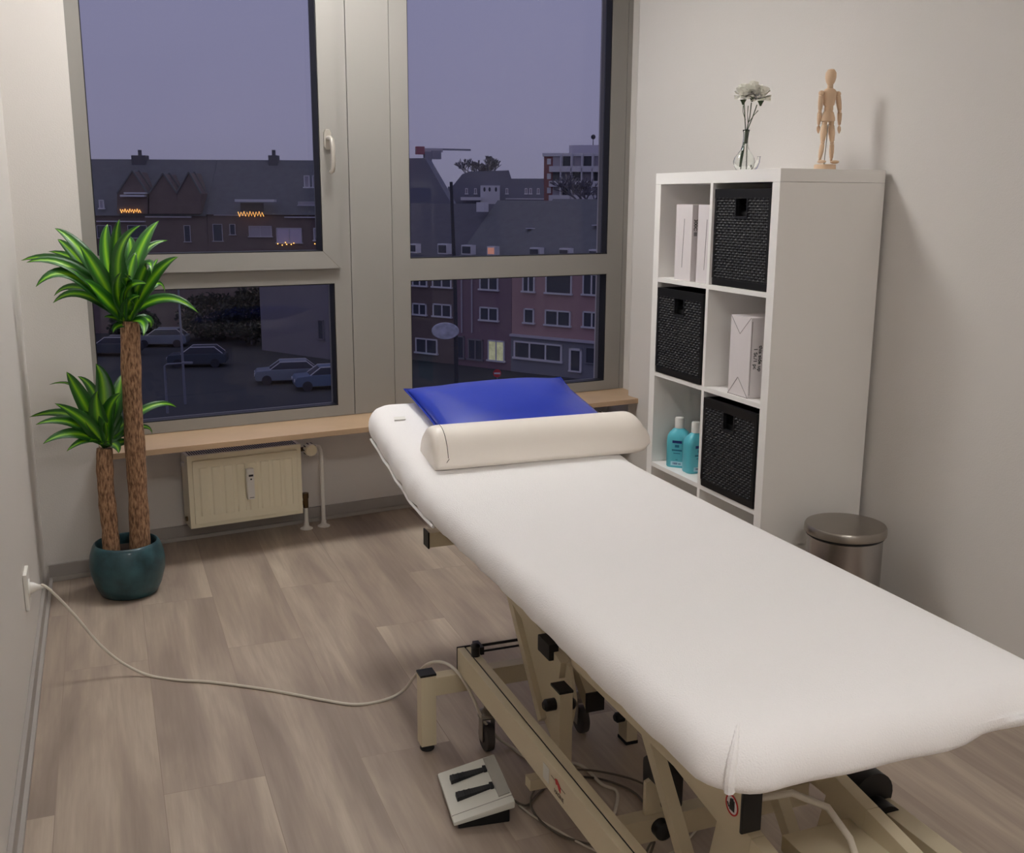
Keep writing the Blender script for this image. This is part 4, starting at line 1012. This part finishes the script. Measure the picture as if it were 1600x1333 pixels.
# --- terrace of houses on the left
F1 = Fac(320, 95, 0)
for (a, b_, lb) in ((-420, 323, 'dark brick terrace house with three pointed gables, seen through the left window'), (323, 600, 'dark brick terrace house with a long balcony awning, seen through the left window')):
    r = F1.root('terrace_house', lb, 'house', 'terrace houses opposite')
    s0, s1, ze = body(F1, r, a, b_-.5, 334, 9, o_brick)
    zr = F1.at(300, 249.5, 4.5)[1]; roof(F1, r, s0, s1, ze, zr, 4.5, o_roof)
    if a < 0:
        for gx, ap, hw in ((207, 268, 24), (255, 272, 22), (295, 270, 19)):
            p = [F1.at(gx-hw, 334, -.5), F1.at(gx-hw, 303, -.5), F1.at(gx, ap, -.5), F1.at(gx+hw, 303, -.5), F1.at(gx+hw, 334, -.5)]
            MB().prism(p, 1, -.5, 3.2).build('gable', o_brick, r)
            e1 = MB()
            for q in (1, 3): e1.bar((p[2][0], 1.2, p[2][1]+.12), (p[q][0], 1.2, p[q][1]+.05), .12, .12)
            e1.bar((p[2][0], -.5, p[2][1]+.08), (p[1][0], -.5, p[1][1]+.05), .25, .12).bar((p[2][0], -.5, p[2][1]+.08), (p[3][0], -.5, p[3][1]+.05), .25, .12)
            e1.build('verge_board', o_roof, r)
        ch = [(208, 230, 243, 251)]
    else: ch = [(421, 435, 243, 251)]
    for x0_, x1_, y0_, y1_ in ch:
        q = F1.rect(x0_, y0_, x1_, y1_, 4.5); c = MB().box(q[0], q[1], 4.0, 5.0, q[2]-.6, q[3]).build('chimney', o_roof2, r)
        m = (q[0]+q[1])/2; MB().cyl((m, 4.5, q[3]), (m, 4.5, q[3]+.5), .18, seg=8).build('chimney_pot', o_roof2, c)
    if a < 0:
        for w in ((155, 312, 163, 326),): window_on(F1, r, w, 0, o_blind)
        for w in ((237, 307, 272, 325), (283, 308, 296, 327)): window_on(F1, r, w, 1, o_blind, o_pale, .06)
        for w in ((288, 352, 298, 378), (152, 352, 175, 372), (200, 352, 230, 372)): window_on(F1, r, w, 0, o_glass, o_pale, .05)
        aw = [(188, 226, 304.5, 307.5), (194, 228, 300.5, 303)]; fl = (188, 220, 327, 332); gut = [(152, 228, 345, 347), (228, 300, 338, 340)]
    else:
        for w in ((333, 350, 348, 377), (359, 350, 368, 367)): window_on(F1, r, w, 0, o_glass, o_pale, .05)
        window_on(F1, r, (389, 353, 425, 370), 1, o_blind, o_pale, .07); window_on(F1, r, (432, 356, 472, 380), 1, o_litv, o_pale, .07); window_on(F1, r, (490, 356, 500, 376), 0, o_blind)
        window_on(F1, r, (475, 274, 484, 293), 0, o_blind, o_white, .1); window_on(F1, r, (488, 274, 497, 293), 0, o_blind, o_white, .1)
        window_on(F1, r, (466, 315, 494, 321), 0, o_blind, o_pale, .05)
        q = F1.rect(376, 317, 412, 336); MB().box(q[0], q[1], -.03, .05, q[2], q[3]).build('balcony_opening', o_glass, r)
        aw = [(367, 428, 311.5, 315.5)]; fl = (372, 412, 331, 338); gut = [(335, 385, 335.5, 337), (445, 500, 338.5, 340.5)]
    for x0_, x1_, y0_, y1_ in aw:
        q = F1.rect(x0_, y0_, x1_, y1_, -1.0); MB().box(q[0], q[1], -1.1, .1, q[2], q[3]).build('awning', o_white, r, label='white rolled awning')
    for x0_, x1_, y0_, y1_ in gut:
        q = F1.rect(x0_, y0_, x1_, y1_); MB().box(q[0], q[1], -.25, 0, q[2], q[3]).build('balcony_edge', o_pale, r)
    q = F1.rect(*[fl[0], fl[2], fl[1], fl[3]], -.6); k = 17; zz = MB()
    pts = [(q[0]+(q[1]-q[0])*i/k, -.6, (q[2] if i % 2 else q[3])+.05*sin(i*5)) for i in range(k+1)]
    zz.tube(pts, .028, 5).build('fairy_lights', o_fairy, r, label='glowing zigzag string of warm lights')
    if a > 0:
        for i, (px_, py_) in enumerate(((434, 381), (441, 383), (446, 379), (448, 382), (455, 382), (459, 380), (492, 381))):
            c = F1.at(px_, py_, -.3); MB().ell((c[0], -.3, c[1]), (.06, .06, .06), 8, 6).build('fairy_light', o_fairy, r)
    MB().box(s0, s1, -.28, 0, ze-.12, ze).build('gutter', o_pale, r) if False else None

# low building side wall behind the car park
F2 = Fac(410, 89, R_(-12)); F2 = Fac(460, 82, R_(38))
r = F2.root('side_building', 'plain dark grey building wall behind the parked cars, seen in the low left pane', 'building')
body(F2, r, 404, 548, 432, 7, o_grey, 'wall'); s0 = F2.at(404, 432)[0]; z = F2.at(470, 430)[1]
MB().box(s0-.2, F2.at(548, 432)[0]+.2, -.2, 7.2, z, z+.3).build('roof_edge', o_roof2, r)
window_on(F2, r, (498, 500, 506, 530), 0, o_glass, o_grey, .05)
# hedge row as dark shrubs
def shrub(px, py, rx, rz, name, label, cat, mt, group=None, twiggy=False, dist=None, n=2600):
    if dist is None: dist = (CAM.z-GZ)*FPX/(py-312)
    d = ray(px, 312); O = Vector((CAM.x+d.x*dist, CAM.y+d.y*dist, GZ)); r = empty(name, O, 0, label, cat, group); m = MB(); rd = random.Random(px)
    for k in range(n):
        a, u, w_ = rd.uniform(0, 2*pi), rd.uniform(-1, 1), rd.uniform(.55, 1)
        c = Vector((rx*w_*cos(a)*(1-u*u)**.5, rx*.7*w_*sin(a)*(1-u*u)**.5, rz*(1+.95*u*w_)))
        e1 = Vector((rd.uniform(-1, 1), rd.uniform(-1, 1), rd.uniform(-1, 1))).normalized()*.20; e2 = e1.cross(Vector((rd.uniform(-1, 1), .3, 1))).normalized()*.14
        m.add([c-e1, c+e2, c+e1, c-e2], [(0, 1, 2, 3)])
    m.build('foliage', mt, r); MB().cyl((0, 0, 0), (0, 0, rz*1.2), .12, .05, 8).build('trunk', o_bark, r)
o_hedge = mat('outdoor_dark_foliage', (50, 54, 54), .95)
shrub(322, 535, 3.2, 2.2, 'street_bush', 'dark dense bush at the edge of the car park, left of the cars', 'bush', o_hedge, 'dark bushes by the car park')
shrub(383, 542, 2.4, 2.6, 'street_bush', 'dark dense bush beside the plain side wall, right of its neighbour', 'bush', o_hedge, 'dark bushes by the car park')
shrub(196, 543, 2.2, 1.6, 'street_bush', 'low dark bush beyond the street lamps, leftmost of the three', 'bush', o_hedge, 'dark bushes by the car park')

# --- cars
def car(px, py, rz, mt, label, s_=1.0):
    d = ray(px, 312); dist = (CAM.z-GZ)*FPX/(py-312); O = Vector((CAM.x+d.x*dist, CAM.y+d.y*dist, GZ))
    r = empty('parked_car', O, rz, label, 'car', 'parked cars')
    prof = [(-2.1, .35), (-2.15, .75), (-2.0, .95), (-1.0, 1.02), (1.75, 1.05), (2.1, .95), (2.15, .45), (2.05, .30), (-2.0, .28)]
    MB().prism([(a*s_, b_*s_) for a, b_ in prof], 1, -.86, .86).build('car_body', mt, r, bevel=.08)
    MB().prism([(-1.15*s_, 1.0*s_), (-.45*s_, 1.48*s_), (1.35*s_, 1.50*s_), (1.95*s_, 1.02*s_)], 1, -.74, .74).build('cabin_glass', o_glass, r, bevel=.05)
    MB().prism([(-.48*s_, 1.475*s_), (-.40*s_, 1.52*s_), (1.3*s_, 1.54*s_), (1.38*s_, 1.495*s_)], 1, -.72, .72).build('roof_panel', mt, r, bevel=.02)
    for sx_ in (-1.35, 1.35):
        for sy_ in (-.80, .80): MB().cyl((sx_*s_, sy_-.1, .33), (sx_*s_, sy_+.1, .33), .33, seg=18).build('wheel', o_dark, r)
    rl = MB()
    for sy_ in (-.70, .70): rl.bar((-1.12*s_, sy_*1.06, 1.02*s_), (-.45*s_, sy_, 1.50*s_), .05, .05).bar((1.35*s_, sy_, 1.51*s_), (1.92*s_, sy_*1.06, 1.04*s_), .05, .05).bar((-.45*s_, sy_, 1.52*s_), (1.35*s_, sy_, 1.53*s_), .05, .05)
    rl.build('pillars', o_white, r)
    for sy_ in (-.6, .6): MB().box(-2.17*s_, -2.10*s_, sy_-.18, sy_+.18, .62, .78).build('headlight', o_white, r)
c_sil = mat('car_silver', (128, 138, 152), .35, metal=.3); c_blu = mat('car_blue', (92, 112, 140), .35, metal=.2); c_dk = mat('car_dark', (70, 78, 90), .35, metal=.2)
car(437, 603, R_(-8), c_sil, 'silver estate car with pale roof rails in the car park, low left pane')
car(500, 612, R_(-2), c_blu, 'blue car parked right of the silver estate car')
car(295, 577, R_(-14), c_dk, 'dark car parked behind the thin street lamp')
car(160, 560, R_(-20), c_dk, 'dark car at the far left edge of the car park, behind the plant')
car(240, 545, R_(-16), c_sil, 'small silver car parked far back between the bushes')

# --- street lamps
def lamp(px, py, h, label, side=1, arm_=1.4):
    d = ray(px, 312); dist = (CAM.z-GZ)*FPX/(py-312); O = Vector((CAM.x+d.x*dist, CAM.y+d.y*dist, GZ))
    r = empty('street_lamp', O, -YAW, label, 'street lamp')
    MB().tube([(0, 0, 0), (0, 0, h*.93), (side*.15, 0, h*.97), (side*arm_, 0, h)], [.09, .06, .05, .04], 8).build('lamp_pole', o_metal, r, smooth=True)
    MB().box(side*arm_-.1*side-.25, side*arm_-.1*side+.35, -.1, .1, h-.06, h+.06).build('lamp_head', o_metal, r, bevel=.03)
lamp(240, 655, 3.0, 'thin grey street lamp with a short bent arm, in front of the car park')
lamp(270, 640, 8.0, 'tall thin street lamp pole rising behind the short one', -1, .3)

# --- buildings on the right
PHI = R_(34); F3 = Fac(900, 72, PHI)
rb = F3.root('apartment_building', 'dull red apartment building with white framed windows, low in the right window', 'building')
s0, s1, ze = body(F3, rb, 800, 1120, 412, 11, o_red)
zr = F3.at(870, 311, 5.5)[1]; roof(F3, rb, s0, s1, ze, zr, 5.5, o_roof)
q0, q1 = F3.at(800, 526)[0], F3.at(1120, 526)[0]; zb = F3.at(870, 531)[1]
MB().box(q0, q1, -.12, .03, 0, zb).build('ground_floor', o_base, rb); MB().box(q0, q1, -.35, 0, zb, zb+.16).build('cornice', o_pale, rb)
for w, m in (((817, 430, 836, 456), 1), ((853, 428, 894, 459), 0), ((911, 428, 939, 461), 1), ((819, 482, 835, 505), 0), ((852, 485, 892, 509), 1), ((911, 487, 940, 512), 1), ((960, 428, 990, 464), 1), ((960, 490, 990, 516), 1)):
    window_on(F3, rb, w, m)
F3b = Fac(900, 72, PHI); F3b.O = F3.O - F3.n*.12
for w, m in (((805, 535, 880, 562), 2),): window_on(F3, rb, w, m, wdt=.12)
for o in [rb.children[-1]]: o.location.y = -.12
dr = window_on(F3, rb, (891, 544, 911, 581), 0, wdt=.16, sill=False, name='door'); dr.location.y = -.12
d2 = window_on(F3, rb, (917, 543, 938, 568), 0, frame=o_base, wdt=.05, sill=False); d2.location.y = -.12
for w in ((829, 387, 845, 399), (875, 388, 891, 401), (921, 390, 937, 404)):
    q = F3.rect(*w, 0); MB().box(q[0], q[1], -.1, .45, q[2], q[3]).build('dormer', o_white, rb, label='white framed dormer window'); 
    MB().box(q[0]+.1, q[1]-.1, -.13, -.09, q[2]+.08, q[3]-.1).build('pane', o_glass, [c for c in rb.children][-1])
for px_, py_ in ((833, 357), (848, 359), (936, 352)):
    q = F3.rect(px_-7, py_-.7, px_+7, py_+.7, 3); MB().box(q[0], q[1], 2.6, 3.2, q[2], q[3]).build('snow_guard', o_pale, rb)
rm = F3.root('corner_building', 'grey rendered building between the red block and the pole, right window', 'building')
s0, s1, ze = body(F3, rm, 712, 799.5, 412, 11, o_purple); roof(F3, rm, s0, s1, ze, F3.at(760, 313, 5.5)[1], 5.5, o_roof)
for w in ((750, 428, 779, 453), (750, 480, 779, 501)): window_on(F3, rm, w, 1)
window_on(F3, rm, (763, 532, 789, 564), 1, o_lit2); window_on(F3, rm, (732, 530, 755, 562), 1, o_glass, o_grey); window_on(F3, rm, (715, 525, 726, 560), 0, o_glass, o_grey)
for w, m_ in (((722, 383, 738, 398), o_glass), ((762, 385, 775, 399), o_lit)):
    q = F3.rect(*w, 0); dd = MB().box(q[0], q[1], -.1, .45, q[2], q[3]).build('dormer', o_white, rm, label='white framed dormer window'); MB().box(q[0]+.1, q[1]-.1, -.14, -.09, q[2]+.1, q[3]-.1).build('pane', m_, dd)
q = F3.rect(749, 316, 761, 327, 4); MB().box(q[0], q[1], 3.6, 4.2, q[2]-.2, q[3]).build('chimney', o_white, rm)
for k in (722, 738): 
    q = F3.rect(k-.5, 430, k+.5, 520); MB().box(q[0], q[1], -.12, 0, q[2], q[3]).build('downpipe', o_pale, rm)
rl_ = F3.root('dark_house', 'dark brick house at the left edge of the right window, behind the oval sign', 'house')
s0, s1, ze = body(F3, rl_, 560, 711.5, 412, 11, o_brick); roof(F3, rl_, s0, s1, ze, F3.at(680, 318, 5.5)[1], 5.5, o_roof2)
for w in ((676, 432, 706, 449), (677, 475, 706, 495), (645, 474, 667, 492), (645, 432, 668, 447), (650, 529, 684, 552)): window_on(F3, rl_, w, 1)
for w in ((685, 381, 700, 397), (641, 381, 652, 395)):
    q = F3.rect(*w, 0); dd = MB().box(q[0], q[1], -.1, .45, q[2], q[3]).build('dormer', o_white, rl_, label='white framed dormer window'); MB().box(q[0]+.1, q[1]-.1, -.14, -.09, q[2]+.1, q[3]-.1).build('pane', o_glass, dd)
# steep roof standing behind it on the left
F4 = Fac(660, 92, 0)
r = F4.root('steep_roofed_house', 'house with a steep slate roof below the crane, right window', 'house')
pl_ = [F4.at(*q) for q in ((560, 340), (575, 248), (664, 247), (704, 316), (712, 340))]
MB().prism(pl_, 1, 0, 8).build('roof', o_far, r); s_a, s_b = pl_[0][0], pl_[-1][0]; MB().box(s_a, s_b, .1, 7.9, 0, pl_[0][1]).build('wall', o_grey, r)
# far white house with a row of small windows
F5 = Fac(765, 150, 0)
r = F5.root('white_house', 'distant white house with three oval openings under a dark roof', 'house')
q = F5.rect(751, 290, 781, 309); MB().box(q[0], q[1], -1.0, 4, 0, q[3]).build('white_bay', o_white, r)
for k in (757, 765, 775):
    a = F5.at(k, 296, -1.0); MB().ell((a[0], -1.0, a[1]), (.16, .06, .32), 12, 8).build('oval_opening', o_glass, r)
q = F5.rect(700, 292, 850, 312); MB().box(q[0], q[1], 0, 12, 0, q[3]).build('wall', o_far, r)
pp = [F5.at(*k) for k in ((705, 293), (722, 272), (733, 268), (795, 266), (799, 279), (850, 279), (850, 293))]; MB().prism(pp, 1, .5, 10).build('roof', o_far, r)
for k in (729, 743, 792, 822, 829, 841): window_on(F5, r, (k-2, 294, k+2, 303), 0, o_glass, o_white, .12)
q = F5.rect(720, 308, 752, 313, -2); MB().box(q[0], q[1], -2.4, -.5, q[2], q[3]).build('low_white_roof', o_white, r); q = F5.rect(790, 310, 850, 311.5, -2); MB().box(q[0], q[1], -2.4, -.5, q[2], q[3]).build('low_white_roof', o_white, r)
# the tall block of flats
F6 = Fac(895, 170, R_(14))
r = F6.root('balcony_block', 'distant block of flats with rows of white balconies, right window', 'building')
s0, s1, ze = body(F6, r, 850, 1060, 244, 14, o_brickred)
MB().box(s0-.2, s1, -.4, 14, ze, ze+.5).build('roof_edge', o_white, r)
q = F6.rect(891, 227, 1000, 241, 6); MB().box(q[0], q[1], 5, 11, q[2], q[3]).build('roof_house', o_pale, r)
c = F6.at(927, 214, 7); MB().cyl((c[0], 7, ze), (c[0], 7, c[1]), .12, .05, 6).ell((c[0], 7, c[1]), (.4, .4, .4), 8, 6).build('antenna', o_dark, r)
sl, sr = F6.at(861, 270)[0], F6.at(1060, 270)[0]
for k, (yt, yb) in enumerate(((260, 269), (283, 292), (305, 314), (327, 335))):
    z0, z1 = F6.at(900, yb)[1], F6.at(900, yt)[1]; MB().box(sl, sr, -1.6, 0, z0, z1).build('balcony', o_white, r)
    z2 = F6.at(900, yt-14)[1]
    for j in range(5):
        a = sl+.3+(sr-sl)/12*j*1.0; pw_ = (sr-sl)/12
        MB().box(a, a+pw_*.82, -.12, .05, z1-.2, z2+.3).build('window_band', o_glass if (j+k) % 2 else o_blind, r)
        MB().box(a+pw_*.86, a+pw_*.98, -1.6, 0, z1, z2+.6).build('balcony_divider', o_white, r)
    q = F6.rect(855, yt-12, 861, yb-12); MB().box(q[0], q[1], -.15, .05, q[2], q[3]).build('window', o_white, r)
# trees
def tree(px, dist, top, spread, label, n=5, seed=1, mt=None, py_base=330):
    d = ray(px, 312); O = Vector((CAM.x+d.x*dist, CAM.y+d.y*dist, GZ)); r = empty('bare_tree', O, -YAW, label, 'tree', 'bare winter trees'); rd = random.Random(seed)
    Z = CAM.z-GZ+(312-top)*dist/FPX; m = MB()
    def grow(p, d_, L_, r0, lv):
        r0 = max(r0, .06); q = p+d_*L_; m.tube([p, p.lerp(q, .5)+Vector((rd.uniform(-.05, .05)*L_,)*3), q], [r0, r0*.85, r0*.7], 5, False)
        if lv == 0: return
        for k in range(3 if lv > 1 else 4):
            a = rd.uniform(0, 2*pi); t = rd.uniform(.35, .75)
            nd = (d_+Vector((cos(a)*t, sin(a)*t*.8, rd.uniform(-.1, .35)))*spread).normalized(); grow(p.lerp(q, rd.uniform(.7, 1)), nd, L_*rd.uniform(.62, .8), r0*.68, lv-1)
    grow(Vector((0, 0, Z*.48)), Vector((0, 0, 1)), Z*.185, Z*.017, n)
    m.build('branches', mt or o_bark, r); MB().cyl((0, 0, 0), (0, 0, Z*.49), Z*.018, Z*.012, 8).build('trunk', mt or o_bark, r)
tree(748, 190, 240, 1.3, 'large bare tree standing beyond the white house roof', 6, 3)
tree(912, 120, 262, 1.5, 'bare tree with thin twigs in front of the balcony block', 5, 8)
# crane
F7 = Fac(668, 210, R_(-20)); r = F7.root('tower_crane', 'distant tower crane with a red and white jib above the steep roof', 'crane')
a = F7.at(668, 237); MB().box(a[0]-.7, a[0]+.7, -.7, .7, 0, a[1]).build('mast', o_farw, r)
b_ = F7.at(735, 233); c = F7.at(650, 233)
MB().box(a[0], b_[0], -.25, .25, b_[1]-.35, b_[1]).build('jib', o_farw, r, label='thin pale jib'); MB().box(c[0], a[0]+3, -.5, .5, c[1]-.5, c[1]+.2).build('counter_jib', o_pale, r)
MB().box(c[0], c[0]+1.6, -.6, .6, c[1]-1.0, c[1]+.5).build('counterweight', mat('crane_red', (176, 110, 120), .7), r, label='dull red counterweight'); MB().box(a[0]+.7, a[0]+2.6, -.8, .8, a[1]-1.4, a[1]+.2).build('cab', o_farw, r)
# pole with an oval sign
def ground_pt(px, dist):
    d = ray(px, 312); return Vector((CAM.x+d.x*dist, CAM.y+d.y*dist, GZ))
dp = 52; r = empty('sign_pole', ground_pt(712, dp), -YAW, 'tall dark street pole with an oval pale sign, right window', 'sign')
zt_ = CAM.z-GZ+(312-285)*dp/FPX
MB().tube([(0, 0, 0), (-.05, 0, zt_*.6), (-.22, 0, zt_)], [.13, .10, .08], 10).build('pole', o_dark, r, smooth=True)
zs_ = CAM.z-GZ-(513-312)*dp/FPX*1.02; 
MB().lathe([(.66, -.05), (.70, 0), (.66, .05)], (0, 0, 0), 32).xf(lambda x, y, z: (-.55+x, -.25+z, zs_+y*.62)).build('oval_sign', mat('oval_sign_face', (186, 188, 200), .5, var=.25, vscale=4), r, smooth=True, label='pale oval sign disc')
MB().box(-.4, 0, -.2, .02, zs_-.05, zs_+.05).build('bracket', o_dark, r)
dp = 67; r = empty('no_entry_sign', ground_pt(777.5, dp), -YAW, 'red round no-entry sign on a thin post in the street', 'sign'); z = CAM.z-GZ-(578-312)*dp/FPX*1.03
MB().cyl((0, 0, 0), (0, 0, z), .04, seg=8).build('post', o_metal, r); MB().cyl((0, -.05, z), (0, -.08, z), .27, seg=28).build('sign_disc', o_signred, r, label='red disc'); MB().box(-.2, .2, -.095, -.075, z-.05, z+.05).build('white_bar', o_white, r)
